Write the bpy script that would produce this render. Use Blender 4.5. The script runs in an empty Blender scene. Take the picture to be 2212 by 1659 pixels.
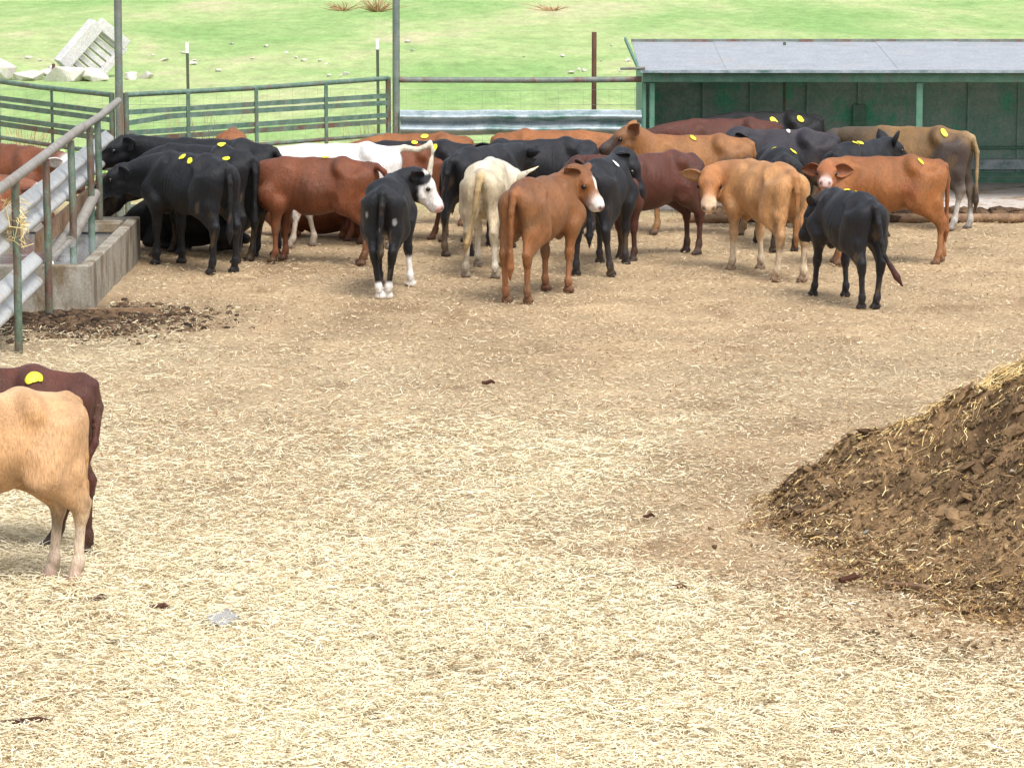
import bpy, bmesh, math, random
import numpy as np
from mathutils import Vector, Matrix
from mathutils.bvhtree import BVHTree

scene = bpy.context.scene
COL = scene.collection
rng = np.random.default_rng(11)
random.seed(5)
R = math.radians

# ------------------------------------------------------------ camera, sky, sun, exposure
FPX, HOR, HCAM = 7400.0, -330.0, 4.0           # measured on the photograph shown 2212 px wide
PITCH = math.atan((829.5 - HOR) / FPX)
cam_d = bpy.data.cameras.new('camera')
cam_d.sensor_width = 36.0
cam_d.lens = 36.0 * FPX / 2212.0
cam_d.clip_end = 900.0
cam = bpy.data.objects.new('camera', cam_d)
COL.objects.link(cam)
cam.location = (0, 0, HCAM)
cam.rotation_euler = (R(90) - PITCH, 0, 0)
scene.camera = cam

world = bpy.data.worlds.new('World')
scene.world = world
world.use_nodes = True
wn = world.node_tree.nodes
sky = wn.new('ShaderNodeTexSky')
sky.sky_type = 'NISHITA'
sky.sun_disc = False
SUN_EL, SUN_AZ = R(58), R(150)                 # high, behind the camera to the right
sky.sun_elevation = SUN_EL
sky.sun_rotation = SUN_AZ
sky.dust_density = 4.0
sky.air_density = 1.0
hs = wn.new('ShaderNodeHueSaturation')
hs.inputs['Saturation'].default_value = 0.45   # overcast: a pale, nearly grey sky
world.node_tree.links.new(sky.outputs[0], hs.inputs['Color'])
world.node_tree.links.new(hs.outputs[0], wn['Background'].inputs[0])
wn['Background'].inputs[1].default_value = 0.15

sun_d = bpy.data.lights.new('sun', 'SUN')
sun_d.energy = 1.5
sun_d.angle = R(22)
sun_d.color = (1.0, 0.975, 0.94)
sun = bpy.data.objects.new('sun', sun_d)
COL.objects.link(sun)
sdir = Vector((math.sin(SUN_AZ) * math.cos(SUN_EL), math.cos(SUN_AZ) * math.cos(SUN_EL), math.sin(SUN_EL)))
sun.rotation_euler = (-sdir).to_track_quat('-Z', 'Y').to_euler()

scene.view_settings.view_transform = 'Standard'
scene.view_settings.look = 'None'
scene.view_settings.exposure = 0.74
scene.view_settings.gamma = 1.0

# ------------------------------------------------------------ helpers
def gp(u, v, z=0.0):
    """pixel (photo shown 2212 wide) -> point on the level z"""
    a, b = (u - 1106.0) / FPX, (829.5 - v) / FPX
    c, s = math.cos(PITCH), math.sin(PITCH)
    dx, dy, dz = a, c + b * s, -s + b * c
    t = (z - HCAM) / dz
    return Vector((dx * t, dy * t, z))

def zat(y, v):
    """height of pixel row v at world distance y"""
    b = (829.5 - v) / FPX
    c, s = math.cos(PITCH), math.sin(PITCH)
    return HCAM + y * (-s + b * c) / (c + b * s)

def xat(y, z, u):
    c, s = math.cos(PITCH), math.sin(PITCH)
    return (u - 1106.0) / FPX * (y * c + (HCAM - z) * s)

def lin(r, g, b):
    f = lambda q: (q / 255 / 12.92) if q / 255 <= 0.04045 else ((q / 255 + 0.055) / 1.055) ** 2.4
    return np.array([f(r), f(g), f(b)])

_perm = rng.random((256, 256))
def vnoise(x, y, sc=1.0, off=0):
    x = np.asarray(x, float) * sc + 57.3 + off * 13.7
    y = np.asarray(y, float) * sc + 91.1 + off * 7.9
    xi, yi = np.floor(x).astype(int), np.floor(y).astype(int)
    fx, fy = x - xi, y - yi
    fx = fx * fx * (3 - 2 * fx); fy = fy * fy * (3 - 2 * fy)
    g = lambda i, j: _perm[i % 256, j % 256]
    return (g(xi, yi) * (1 - fx) + g(xi + 1, yi) * fx) * (1 - fy) + (g(xi, yi + 1) * (1 - fx) + g(xi + 1, yi + 1) * fx) * fy
def fbm(x, y, sc, n=4, off=0):
    t, a, s = 0, 0.5, 0
    for i in range(n):
        t = t + a * vnoise(x, y, sc * 2 ** i, off + i * 3); s += a; a *= 0.5
    return t / s

def mesh_np(name, V, F, col=None, smooth=True):
    V = np.asarray(V, np.float32); F = np.asarray(F, np.int32)
    k = F.shape[1]
    me = bpy.data.meshes.new(name)
    me.vertices.add(len(V)); me.vertices.foreach_set('co', V.ravel())
    me.loops.add(F.size); me.loops.foreach_set('vertex_index', F.ravel())
    me.polygons.add(len(F)); me.polygons.foreach_set('loop_start', np.arange(0, F.size, k, dtype=np.int32))
    me.polygons.foreach_set('use_smooth', np.full(len(F), smooth, bool))
    if col is not None:
        at = me.color_attributes.new('Col', 'FLOAT_COLOR', 'POINT')
        c4 = np.ones((len(V), 4), np.float32); c4[:, :3] = col
        at.data.foreach_set('color', c4.ravel())
    me.update(); me.validate()
    return me

def link(name, me, mat=None, parent=None):
    o = bpy.data.objects.new(name, me)
    COL.objects.link(o)
    if mat is not None and me is not None and not me.materials:
        me.materials.append(mat)
    if parent is not None:
        o.parent = parent
    return o

def tag(o, label=None, cat=None, group=None, kind=None):
    if label: o['label'] = label
    if cat: o['category'] = cat
    if group: o['group'] = group
    if kind: o['kind'] = kind
    return o

def empty(name, loc=(0, 0, 0), rz=0.0):
    o = bpy.data.objects.new(name, None)
    o.empty_display_size = 0.2
    o.location = loc; o.rotation_euler = (0, 0, rz)
    COL.objects.link(o)
    return o

class MB:
    def __init__(self): self.v, self.f = [], []
    def add(self, v, f):
        n = len(self.v); self.v += [tuple(p) for p in v]; self.f += [tuple(i + n for i in q) for q in f]
    def box(self, c, size, rot=None, jit=0.0):
        hx, hy, hz = size[0] / 2, size[1] / 2, size[2] / 2
        vs = []
        for sx, sy, sz in ((-1,-1,-1),(1,-1,-1),(1,1,-1),(-1,1,-1),(-1,-1,1),(1,-1,1),(1,1,1),(-1,1,1)):
            p = Vector((sx * hx, sy * hy, sz * hz))
            if jit: p += Vector([random.uniform(-jit, jit) for _ in range(3)])
            if rot is not None: p = rot @ p
            vs.append(p + Vector(c))
        self.add(vs, ((0,3,2,1),(4,5,6,7),(0,1,5,4),(1,2,6,5),(2,3,7,6),(3,0,4,7)))
    def bar(self, a, b, w, h, up=(0, 0, 1)):
        a, b = Vector(a), Vector(b); d = (b - a).normalized()
        s = d.cross(Vector(up)); s = s.normalized() if s.length > 1e-4 else Vector((1, 0, 0)); u = s.cross(d)
        vs = [p + s * (i * w / 2) + u * (j * h / 2) for p in (a, b) for i, j in ((-1,-1),(1,-1),(1,1),(-1,1))]
        self.add(vs, ((0,3,2,1),(4,5,6,7),(0,1,5,4),(1,2,6,5),(2,3,7,6),(3,0,4,7)))
    def tube(self, pts, rad, n=10):
        pts = [Vector(p) for p in pts]
        rs = rad if isinstance(rad, (list, tuple)) else [rad] * len(pts)
        ref = Vector((0.13, 0.31, 0.94)); vs, fs = [], []
        for i, p in enumerate(pts):
            d = (pts[min(i + 1, len(pts) - 1)] - pts[max(i - 1, 0)]).normalized()
            a = d.cross(ref)
            if a.length < 0.05: a = d.cross(Vector((1, 0, 0)))
            a.normalize(); b = d.cross(a)
            for k in range(n):
                t = 2 * math.pi * k / n
                vs.append(p + (a * math.cos(t) + b * math.sin(t)) * rs[i])
        for i in range(len(pts) - 1):
            for k in range(n):
                k2 = (k + 1) % n
                fs.append((i * n + k, i * n + k2, (i + 1) * n + k2, (i + 1) * n + k))
        fs.append(tuple(range(n))[::-1]); m = (len(pts) - 1) * n
        fs.append(tuple(range(m, m + n)))
        self.add(vs, fs)
    def build(self, name, mat, parent=None, smooth=False, bevel=0.0):
        me = bpy.data.meshes.new(name)
        me.from_pydata(self.v, [], self.f)
        bm = bmesh.new(); bm.from_mesh(me)
        bmesh.ops.recalc_face_normals(bm, faces=bm.faces)
        if bevel: bmesh.ops.bevel(bm, geom=list(bm.edges), offset=bevel, segments=1, affect='EDGES')
        bm.to_mesh(me); bm.free()
        if smooth:
            me.polygons.foreach_set('use_smooth', np.ones(len(me.polygons), bool))
            try: me.set_sharp_from_angle(angle=R(40))
            except Exception: pass
        me.update()
        return link(name, me, mat, parent)

# ------------------------------------------------------------ materials
def newmat(name):
    m = bpy.data.materials.new(name); m.use_nodes = True
    nt = m.node_tree
    return m, nt, nt.nodes['Principled BSDF']
def nd(nt, kind, **kw):
    n = nt.nodes.new(kind)
    for k, v in kw.items():
        if k in n.inputs: n.inputs[k].default_value = v
        else: setattr(n, k, v)
    return n
def coords(nt, scale=(1, 1, 1), what='Object'):
    tc = nt.nodes.new('ShaderNodeTexCoord'); mp = nt.nodes.new('ShaderNodeMapping')
    mp.inputs['Scale'].default_value = scale
    nt.links.new(tc.outputs[what], mp.inputs[0]); return mp.outputs[0]
def noise(nt, co, scale, detail=4, rough=0.55, dist=0.0):
    n = nd(nt, 'ShaderNodeTexNoise', Scale=scale, Detail=detail, Roughness=rough, Distortion=dist)
    nt.links.new(co, n.inputs['Vector']); return n.outputs['Fac']
def ramp(nt, fac, stops):
    n = nt.nodes.new('ShaderNodeValToRGB'); e = n.color_ramp.elements
    while len(e) < len(stops): e.new(0.5)
    for i, (p, c) in enumerate(stops):
        e[i].position = p; e[i].color = (*c, 1) if len(c) == 3 else c
    nt.links.new(fac, n.inputs[0]); return n.outputs[0]
def mixc(nt, fac, a, b, mode='MIX'):
    n = nt.nodes.new('ShaderNodeMix'); n.data_type = 'RGBA'; n.blend_type = mode
    for sock, val in ((n.inputs[0], fac), (n.inputs[6], a), (n.inputs[7], b)):
        if isinstance(val, (int, float)): sock.default_value = val
        elif isinstance(val, (tuple, list, np.ndarray)): sock.default_value = (*val[:3], 1)
        else: nt.links.new(val, sock)
    return n.outputs[2]
def bump(nt, bsdf, h, strength, dist=0.01, prev=None):
    b = nd(nt, 'ShaderNodeBump', Strength=strength, Distance=dist)
    nt.links.new(h, b.inputs['Height'])
    if prev is not None: nt.links.new(prev, b.inputs['Normal'])
    nt.links.new(b.outputs[0], bsdf.inputs['Normal']); return b.outputs[0]
G = lambda v: (v, v, v)

def mat_fur():
    m, nt, b = newmat('coat')
    at = nd(nt, 'ShaderNodeVertexColor', layer_name='Col')
    co = coords(nt); cs = coords(nt, (1, 1, 0.2))
    n1 = ramp(nt, noise(nt, coords(nt, (1, 1, 0.6)), 6.5, 6, 0.65), [(0.28, G(0.70)), (0.72, G(1.22))])
    n2 = ramp(nt, noise(nt, cs, 120, 4, 0.7), [(0.3, G(0.66)), (0.7, G(1.3))])
    c = mixc(nt, 1.0, at.outputs[0], n1, 'MULTIPLY'); c = mixc(nt, 1.0, c, n2, 'MULTIPLY')
    nt.links.new(c, b.inputs['Base Color'])
    b.inputs['Roughness'].default_value = 0.46
    b.inputs['Specular IOR Level'].default_value = 0.38
    b.inputs['Sheen Weight'].default_value = 0.03
    b.inputs['Sheen Roughness'].default_value = 0.45
    p = bump(nt, b, noise(nt, coords(nt, (1, 1, 0.55)), 7.5, 4, 0.6), 0.55, 0.03)
    bump(nt, b, noise(nt, cs, 120, 3, 0.7), 0.85, 0.010, p)
    return m
def mat_attr(name, rough=0.85, spec=0.2, vary=None, trans=0.0):
    m, nt, b = newmat(name)
    at = nd(nt, 'ShaderNodeVertexColor', layer_name='Col')
    c = at.outputs[0]
    if vary:
        c = mixc(nt, 1.0, c, ramp(nt, noise(nt, coords(nt), vary, 5, 0.65), [(0.3, G(0.6)), (0.72, G(1.25))]), 'MULTIPLY')
        bump(nt, b, noise(nt, coords(nt), vary * 2.2, 5, 0.7), 0.7, 0.02)
    nt.links.new(c, b.inputs['Base Color'])
    b.inputs['Roughness'].default_value = rough; b.inputs['Specular IOR Level'].default_value = spec
    return m
def mat_plain(name, c, rough=0.6, spec=0.4, nz=0.0, sc=20, metal=0.0):
    m, nt, b = newmat(name)
    b.inputs['Roughness'].default_value = rough; b.inputs['Specular IOR Level'].default_value = spec
    b.inputs['Metallic'].default_value = metal
    if nz:
        f = ramp(nt, noise(nt, coords(nt), sc, 5, 0.6), [(0.3, G(1 - nz)), (0.7, G(1 + nz))])
        nt.links.new(mixc(nt, 1.0, tuple(c), f, 'MULTIPLY'), b.inputs['Base Color'])
        bump(nt, b, noise(nt, coords(nt), sc * 3, 4), 0.3, 0.004)
    else:
        b.inputs['Base Color'].default_value = (*c, 1)
    return m
def mat_paint(name, c1, c2, rust, amt, sc=7, stretch=(1, 1, 0.35), metal=0.0, rough=0.55):
    """weathered paint: two tones of paint, rust in patches, chips"""
    m, nt, b = newmat(name)
    co = coords(nt, (1, 1, 1), 'Object'); cs = coords(nt, stretch)
    a = mixc(nt, ramp(nt, noise(nt, co, sc * 1.7, 5, 0.65), [(0.35, G(0)), (0.65, G(1))]), tuple(c1), tuple(c2))
    r2 = mixc(nt, noise(nt, co, sc * 5, 4), tuple(rust), tuple(np.array(rust) * 2.1))
    mk = ramp(nt, noise(nt, cs, sc, 6, 0.7), [(amt - 0.06, G(1)), (amt + 0.06, G(0))])
    c = mixc(nt, mk, a, r2)
    sp = ramp(nt, noise(nt, co, sc * 14, 3, 0.6), [(0.30, G(0.75)), (0.7, G(1.15))])
    nt.links.new(mixc(nt, 1.0, c, sp, 'MULTIPLY'), b.inputs['Base Color'])
    b.inputs['Roughness'].default_value = rough
    b.inputs['Metallic'].default_value = metal
    bump(nt, b, noise(nt, co, sc * 8, 4), 0.35, 0.004)
    return m

M = {}
M['fur'] = mat_fur()
M['straw'] = mat_attr('straw', 0.75, 0.25)
M['grassblade'] = mat_attr('grass_blade', 0.7, 0.25)
M['clod'] = mat_attr('manure_clod', 0.9, 0.2, 16)
M['eye'] = mat_plain('eye', (0.006, 0.004, 0.003), 0.08, 0.6)
M['tag_yellow'] = mat_plain('yellow_tag', lin(236, 224, 62), 0.5, 0.4, 0.16, 22)
M['tag_white'] = mat_plain('white_tag', lin(238, 238, 232), 0.45, 0.4, 0.06, 30)
M['horn'] = mat_plain('horn', lin(222, 205, 172), 0.4, 0.4, 0.2, 30)
M['green'] = mat_paint('green_paint', lin(70, 102, 84), lin(108, 130, 118), lin(86, 74, 64), 0.40)
M['green_rust'] = mat_paint('rusting_green_paint', lin(72, 98, 80), lin(112, 126, 112), lin(82, 62, 52), 0.48, 4)
M['post'] = mat_paint('grey_green_post', lin(98, 116, 106), lin(124, 132, 124), lin(98, 78, 66), 0.42, 5)
M['rail'] = mat_paint('worn_grey_rail', lin(152, 148, 140), lin(132, 128, 120), lin(104, 86, 74), 0.40, 6)
M['darkrail'] = mat_paint('dark_grey_green_rail', lin(96, 110, 102), lin(124, 130, 122), lin(92, 66, 56), 0.45, 5)
M['galv'] = mat_paint('galvanised_sheet', lin(204, 206, 204), lin(184, 187, 186), lin(150, 132, 116), 0.36, 5, (1, 1, 1), 0.15, 0.42)
M['guard'] = mat_paint('blue_grey_guardrail', lin(132, 150, 156), lin(170, 180, 186), lin(60, 92, 84), 0.42, 4, (0.3, 1, 1), 0.25, 0.42)
M['roof'] = mat_paint('zinc_roof', lin(168, 172, 176), lin(154, 158, 163), lin(138, 136, 134), 0.36, 2.2, (1, 1, 1), 0.2, 0.5)
M['shedgreen'] = mat_paint('shed_green', lin(70, 120, 98), lin(98, 140, 120), lin(84, 98, 90), 0.40, 5)
M['shedwall'] = mat_paint('shed_wall', lin(104, 150, 134), lin(144, 166, 156), lin(56, 134, 106), 0.42, 2.6, (1, 1, 0.7))
M['concrete'] = mat_paint('concrete', lin(162, 156, 144), lin(136, 131, 118), lin(92, 80, 62), 0.45, 3.5, (1, 1, 0.4), 0, 0.85)
M['palecon'] = mat_paint('pale_concrete', lin(206, 198, 192), lin(186, 176, 166), lin(136, 116, 96), 0.44, 3, (1, 1, 1), 0, 0.85)
M['whitecon'] = mat_paint('white_concrete', lin(206, 204, 204), lin(190, 188, 188), lin(160, 154, 150), 0.38, 3, (1, 1, 1), 0, 0.85)
M['stone'] = mat_paint('pale_stone', lin(206, 202, 194), lin(186, 180, 170), lin(180, 168, 148), 0.36, 5, (1, 1, 1), 0, 0.9)
M['wood'] = mat_paint('weathered_wood', lin(150, 122, 92), lin(122, 96, 72), lin(86, 62, 46), 0.42, 8, (1, 1, 1), 0, 0.85)
M['darkwood'] = mat_plain('dark_stick', lin(70, 44, 34), 0.85, 0.2, 0.3, 30)
M['dryweed'] = mat_plain('dry_weed', lin(176, 146, 110), 0.8, 0.2, 0.2, 20)
M['rustpost'] = mat_paint('rusty_post', lin(122, 84, 62), lin(104, 76, 60), lin(78, 50, 40), 0.5, 8)
M['tpost'] = mat_paint('green_t_post', lin(66, 86, 60), lin(82, 92, 66), lin(96, 76, 56), 0.36, 8)
M['white'] = mat_plain('white_paint', lin(235, 235, 230), 0.5, 0.4, 0.05)
M['wire'] = mat_plain('wire', lin(140, 140, 132), 0.5, 0.4)

def mat_water():
    m, nt, b = newmat('water')
    b.inputs['Base Color'].default_value = (0.72, 0.78, 0.84, 1)
    b.inputs['Roughness'].default_value = 0.015; b.inputs['IOR'].default_value = 1.9
    b.inputs['Specular IOR Level'].default_value = 0.5; b.inputs['Metallic'].default_value = 0.8
    w = noise(nt, coords(nt, (1.2, 5, 1)), 4.0, 3, 0.6)
    bump(nt, b, w, 0.06, 0.05)
    return m
M['water'] = mat_water()
M['puddle'] = mat_plain('murky_water', lin(150, 146, 138), 0.12, 0.6, 0.12, 14)

def mat_pen():
    m, nt, b = newmat('pen_dirt')
    co = coords(nt)
    at = nd(nt, 'ShaderNodeVertexColor', layer_name='Col')
    f1 = ramp(nt, noise(nt, co, 24, 6, 0.7), [(0.3, G(0.62)), (0.7, G(1.22))])
    f2 = ramp(nt, noise(nt, coords(nt, (0.4, 1, 1)), 90, 3, 0.6), [(0.3, G(0.7)), (0.72, G(1.25))])
    c = mixc(nt, 1.0, at.outputs[0], f1, 'MULTIPLY'); c = mixc(nt, 1.0, c, f2, 'MULTIPLY')
    nt.links.new(c, b.inputs['Base Color']); b.inputs['Roughness'].default_value = 0.9
    b.inputs['Specular IOR Level'].default_value = 0.15
    bump(nt, b, noise(nt, co, 45, 6, 0.7), 0.8, 0.02)
    return m
M['pen'] = mat_pen()

def mat_field():
    m, nt, b = newmat('pasture')
    co = coords(nt)
    big = noise(nt, coords(nt, (1, 0.42, 1)), 0.22, 6, 0.62, 0.5)
    c = ramp(nt, big, [(0.36, tuple(lin(132, 164, 100))), (0.47, tuple(lin(148, 172, 112))),
                       (0.55, tuple(lin(162, 178, 122))), (0.64, tuple(lin(180, 180, 138)))])
    f1 = ramp(nt, noise(nt, coords(nt, (1, 0.3, 1)), 2.6, 6, 0.7), [(0.3, G(0.78)), (0.7, G(1.16))])
    f2 = ramp(nt, noise(nt, coords(nt, (1, 0.3, 1)), 13, 4, 0.7), [(0.3, G(0.82)), (0.7, G(1.14))])
    c = mixc(nt, 1.0, c, f1, 'MULTIPLY'); c = mixc(nt, 1.0, c, f2, 'MULTIPLY')
    nt.links.new(c, b.inputs['Base Color']); b.inputs['Roughness'].default_value = 0.9
    b.inputs['Specular IOR Level'].default_value = 0.1
    bump(nt, b, noise(nt, coords(nt, (1, 0.3, 1)), 9, 5, 0.7), 0.4, 0.06)
    return m
M['field'] = mat_field()

# ------------------------------------------------------------ ground, pasture
MCX, MCY = 4.42, 20.3                            # manure heap
def mound(x, y):
    dx = (x - MCX) / 2.85
    dy = (y - MCY) / np.where(y < MCY, 4.0, 3.2)
    r = np.sqrt(dx * dx + dy * dy) + (fbm(x, y, 1.3, 3, 5) - 0.5) * 0.22
    h = 1.62 * np.clip(1 - r, 0, 1) ** 1.18
    h = np.where(r < 0.25, 1.62 * 0.75 ** 1.18 + (0.25 - r) * 0.6, h)
    lump = (fbm(x + y * 0.4, y, 2.6, 4, 9) - 0.5) * 0.34 * np.clip((1.05 - r) * 4, 0, 1)
    return np.where(r < 1.05, np.maximum(h + lump, 0), 0)
def heap_h(x, y):
    h = mound(x, y)
    w = np.clip(h * 6, 0, 1)
    return h + ((fbm(x + y * 0.5, y, 4.5, 5, 50) - 0.5) * 0.30 + (np.abs(fbm(x * .8 + y * 0.6, y, 9, 3, 52) - 0.5) - .12) * -0.22) * w
def gz(x, y):
    return (fbm(x, y, 0.55, 3, 1) - 0.5) * 0.05
def straw_cover(x, y):
    """1 where the bedding straw lies thick (near), towards 0 on the trodden dirt by the herd and the heap's foot"""
    c = np.clip((29.5 - y + (fbm(x, y, 0.45, 3, 2) - 0.5) * 9 - x * 0.55) / 10.0, 0, 1)
    r = np.sqrt(((x - MCX) / 3.6) ** 2 + ((y - MCY) / 4.7) ** 2) + (fbm(x, y, 1.1, 3, 31) - 0.5) * 0.35
    return c * np.clip((r - 0.92) * 4.0, 0.02, 1)

def build_ground():
    S = 420.0
    me = mesh_np('pasture', [(-S, 30.5, -0.05), (S, 30.5, -0.05), (S, 800, -0.05), (-S, 800, -0.05)], [(0, 1, 2, 3)])
    tag(link('pasture', me, M['field']), kind='structure')
    x0, x1, y0, y1, st = -12.0, 12.0, 11.0, 40.2, 0.085
    nx, ny = int((x1 - x0) / st) + 1, int((y1 - y0) / st) + 1
    X, Y = np.meshgrid(np.linspace(x0, x1, nx), np.linspace(y0, y1, ny), indexing='ij')
    Z = gz(X, Y) + (fbm(X, Y, 5.0, 3, 4) - 0.5) * 0.035
    back = np.clip((Y - 37.6) / 2.5, 0, 1); Z = Z * (1 - back) - 0.075 * back * np.clip((Y - 39.3), 0, 1)
    idx = np.arange(nx * ny).reshape(nx, ny)
    F = np.stack([idx[:-1, :-1], idx[1:, :-1], idx[1:, 1:], idx[:-1, 1:]], -1).reshape(-1, 4)
    c = straw_cover(X, Y)[..., None]
    n = fbm(X, Y, 0.9, 4, 7)[..., None]; n2 = fbm(X, Y, 3.0, 3, 17)[..., None]
    dirt = lin(178, 155, 122) * (0.70 + 0.6 * n) ; dirt = dirt * (0.8 + 0.4 * n2)
    bed = lin(198, 182, 150) * (0.75 + 0.5 * n2)
    C = dirt * (1 - c) + bed * c
    wet = np.exp(-(((X + 3.5) / 0.9) ** 2 + ((Y - 29.0) / 1.3) ** 2))[..., None] * np.clip(0.3 + 1.6 * (n - 0.35), 0, 1)
    C = C * (1 - np.clip(wet * 1.2, 0, 0.9)) + lin(66, 52, 40) * np.clip(wet * 1.2, 0, 0.9)
    dmp = np.clip((fbm(X, Y * .7, 2.2, 4, 81) - .63) * 9, 0, 1)[..., None] * .4
    C = C * (1 - dmp) + lin(120, 94, 66) * dmp
    far = np.clip((Y - 37.2) / 1.8, 0, 1)[..., None]
    C = C * (1 - far) + lin(186, 176, 130) * (0.75 + 0.5 * n) * far
    me = mesh_np('pen_ground', np.stack([X, Y, Z], -1).reshape(-1, 3), F, C.reshape(-1, 3))
    tag(link('pen_ground', me, M['pen']), kind='structure')
build_ground()

def ribbons(P, ang, L, W, tilt, bend, colr, roll=None, single=None):
    """flat bent blades lying about: two quads each; numpy arrays of n"""
    n = len(P)
    d = np.stack([np.cos(ang) * np.cos(tilt), np.sin(ang) * np.cos(tilt), np.sin(tilt)], -1)
    s = np.stack([-np.sin(ang), np.cos(ang), np.zeros(n)], -1)
    if roll is not None:
        up = np.cross(d, s); s = s * np.cos(roll)[:, None] + up * np.sin(roll)[:, None]
    side = np.stack([-np.sin(ang), np.cos(ang), np.zeros(n)], -1)
    rows = []
    for t in (-0.5, 0.0, 0.5):
        c = P + d * (L * t)[:, None] + side * (bend * (0.25 - t * t) * 4)[:, None]
        c[:, 2] += np.abs(bend) * (0.25 - t * t) * 1.5
        w = W * (1.0 if t == 0 else 0.75)
        rows.append(c - s * (w / 2)[:, None]); rows.append(c + s * (w / 2)[:, None])
    if single is not None and single.any():        # far ones: one quad instead of two
        A, B = ~single, single
        V1, F1, C1 = np.stack([r[A] for r in rows], 1).reshape(-1, 3), None, np.repeat(colr[A], 6, 0)
        q = np.arange(int(A.sum()))[:, None] * 6
        F1 = np.concatenate([q + np.array([[0, 1, 3, 2]]), q + np.array([[2, 3, 5, 4]])], 1).reshape(-1, 4)
        V2 = np.stack([rows[i][B] for i in (0, 1, 5, 4)], 1).reshape(-1, 3)
        F2 = np.arange(len(V2)).reshape(-1, 4) + len(V1)
        return np.concatenate([V1, V2]), np.concatenate([F1, F2]), np.concatenate([C1, np.repeat(colr[B], 4, 0)])
    V = np.stack(rows, 1).reshape(-1, 3)
    b = np.arange(n)[:, None] * 6
    F = np.concatenate([b + np.array([[0, 1, 3, 2]]), b + np.array([[2, 3, 5, 4]])], 1).reshape(-1, 4)
    return V, F, np.repeat(colr, 6, 0)

def build_straw():
    def scatter(n, ya, yb, p=2.0):
        y = (ya ** (1 - p) + rng.random(n) * (yb ** (1 - p) - ya ** (1 - p))) ** (1 / (1 - p))
        x = (rng.random(n) * 2 - 1) * (0.155 * y + 1.3)
        return x, y
    x, y = scatter(660000, 13.6, 37.8, 3.2)
    cov = straw_cover(x, y)
    nn = fbm(x, y, 0.8, 3, 21); nf = fbm(x, y, 2.6, 2, 22)
    keep = rng.random(len(x)) < np.clip(0.10 + 0.95 * cov, 0, 1) * np.clip(0.30 + nf * 1.1, 0, 1) * np.clip(0.35 + 1.3 * fbm(x, y, 6.0, 2, 23), 0, 1)
    keep &= ~((x < -3.55) & (y > 29.3) & (y < 33.6))
    keep &= (mound(x, y) < 0.25) & (rng.random(len(x)) < np.where(y > 24, .6, 1))
    x, y, cov, nn, nf = x[keep], y[keep], cov[keep], nn[keep], nf[keep]
    n = len(x)
    z = gz(x, y) + mound(x, y) + 0.012 + rng.random(n) * 0.028 * (0.3 + cov)
    t = rng.random((n, 1))
    pale, gold, tan, brown = lin(237, 229, 201), lin(223, 208, 168), lin(204, 184, 148), lin(146, 115, 80)
    col = pale * (1 - t) + gold * t
    q = rng.random(n)
    w = np.clip(1.05 - cov - (nn - 0.5), 0, 1)
    m1 = q < 0.06 + 0.62 * w
    col[m1] = tan * (0.75 + 0.4 * rng.random((m1.sum(), 1)))
    m2 = rng.random(n) < 0.035 + 0.20 * w
    col[m2] = brown * (0.6 + 0.7 * rng.random((m2.sum(), 1)))
    L = (0.025 + 0.085 * rng.random(n) ** 1.5) * (0.6 + 0.5 * cov)
    W = 0.0028 + 0.0035 * rng.random(n)
    W *= 1 + np.clip((y - 18) / 20, 0, 1) * 0.3
    V, F, C = ribbons(np.stack([x, y, z], -1), rng.random(n) * 6.283, L, W,
                      rng.normal(0, 0.20, n), rng.normal(0, 0.010, n), col, rng.normal(0, 0.5, n), (y > 19.0) | (rng.random(n) < .3))
    # short chopped bits over the whole floor
    x, y = scatter(230000, 17.0, 38.0, 1.2); cov = straw_cover(x, y)
    keep = (mound(x, y) < 0.05) & ~((x < -3.55) & (y > 29.3) & (y < 33.6)) & (rng.random(len(x)) < 0.35 + 0.65 * fbm(x, y, 2.2, 3, 25))
    x, y, cov = x[keep], y[keep], cov[keep]; n = len(x); t = rng.random((n, 1)) ** 1.3
    col = lin(214, 198, 166) * (1 - t) + lin(184, 160, 126) * t
    m2 = rng.random(n) < 0.30; col[m2] = lin(150, 118, 86) * (0.7 + 0.6 * rng.random((m2.sum(), 1)))
    a = rng.random(n) * 6.283; L = 0.005 + 0.022 * rng.random(n) ** 2.2; W = 0.0015 + 0.0022 * rng.random(n)
    d = np.stack([np.cos(a), np.sin(a), rng.normal(0, 0.25, n)], -1) * L[:, None]; s = np.stack([-np.sin(a), np.cos(a), rng.normal(0, 0.4, n)], -1) * W[:, None]
    p = np.stack([x, y, gz(x, y) + 0.012 + 0.010 * rng.random(n)], -1)
    V2 = np.stack([p - d - s, p + d - s, p + d + s, p - d + s], 1).reshape(-1, 3)
    F = np.concatenate([F, np.arange(4 * n).reshape(-1, 4) + len(V)]); V = np.concatenate([V, V2]); C = np.concatenate([C, np.repeat(col, 4, 0)])
    tag(link('straw_bedding', mesh_np('straw_bedding', V, F, C, False), M['straw']), 'loose pale straw strewn over the pen floor', 'straw', kind='stuff')
build_straw()

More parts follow.
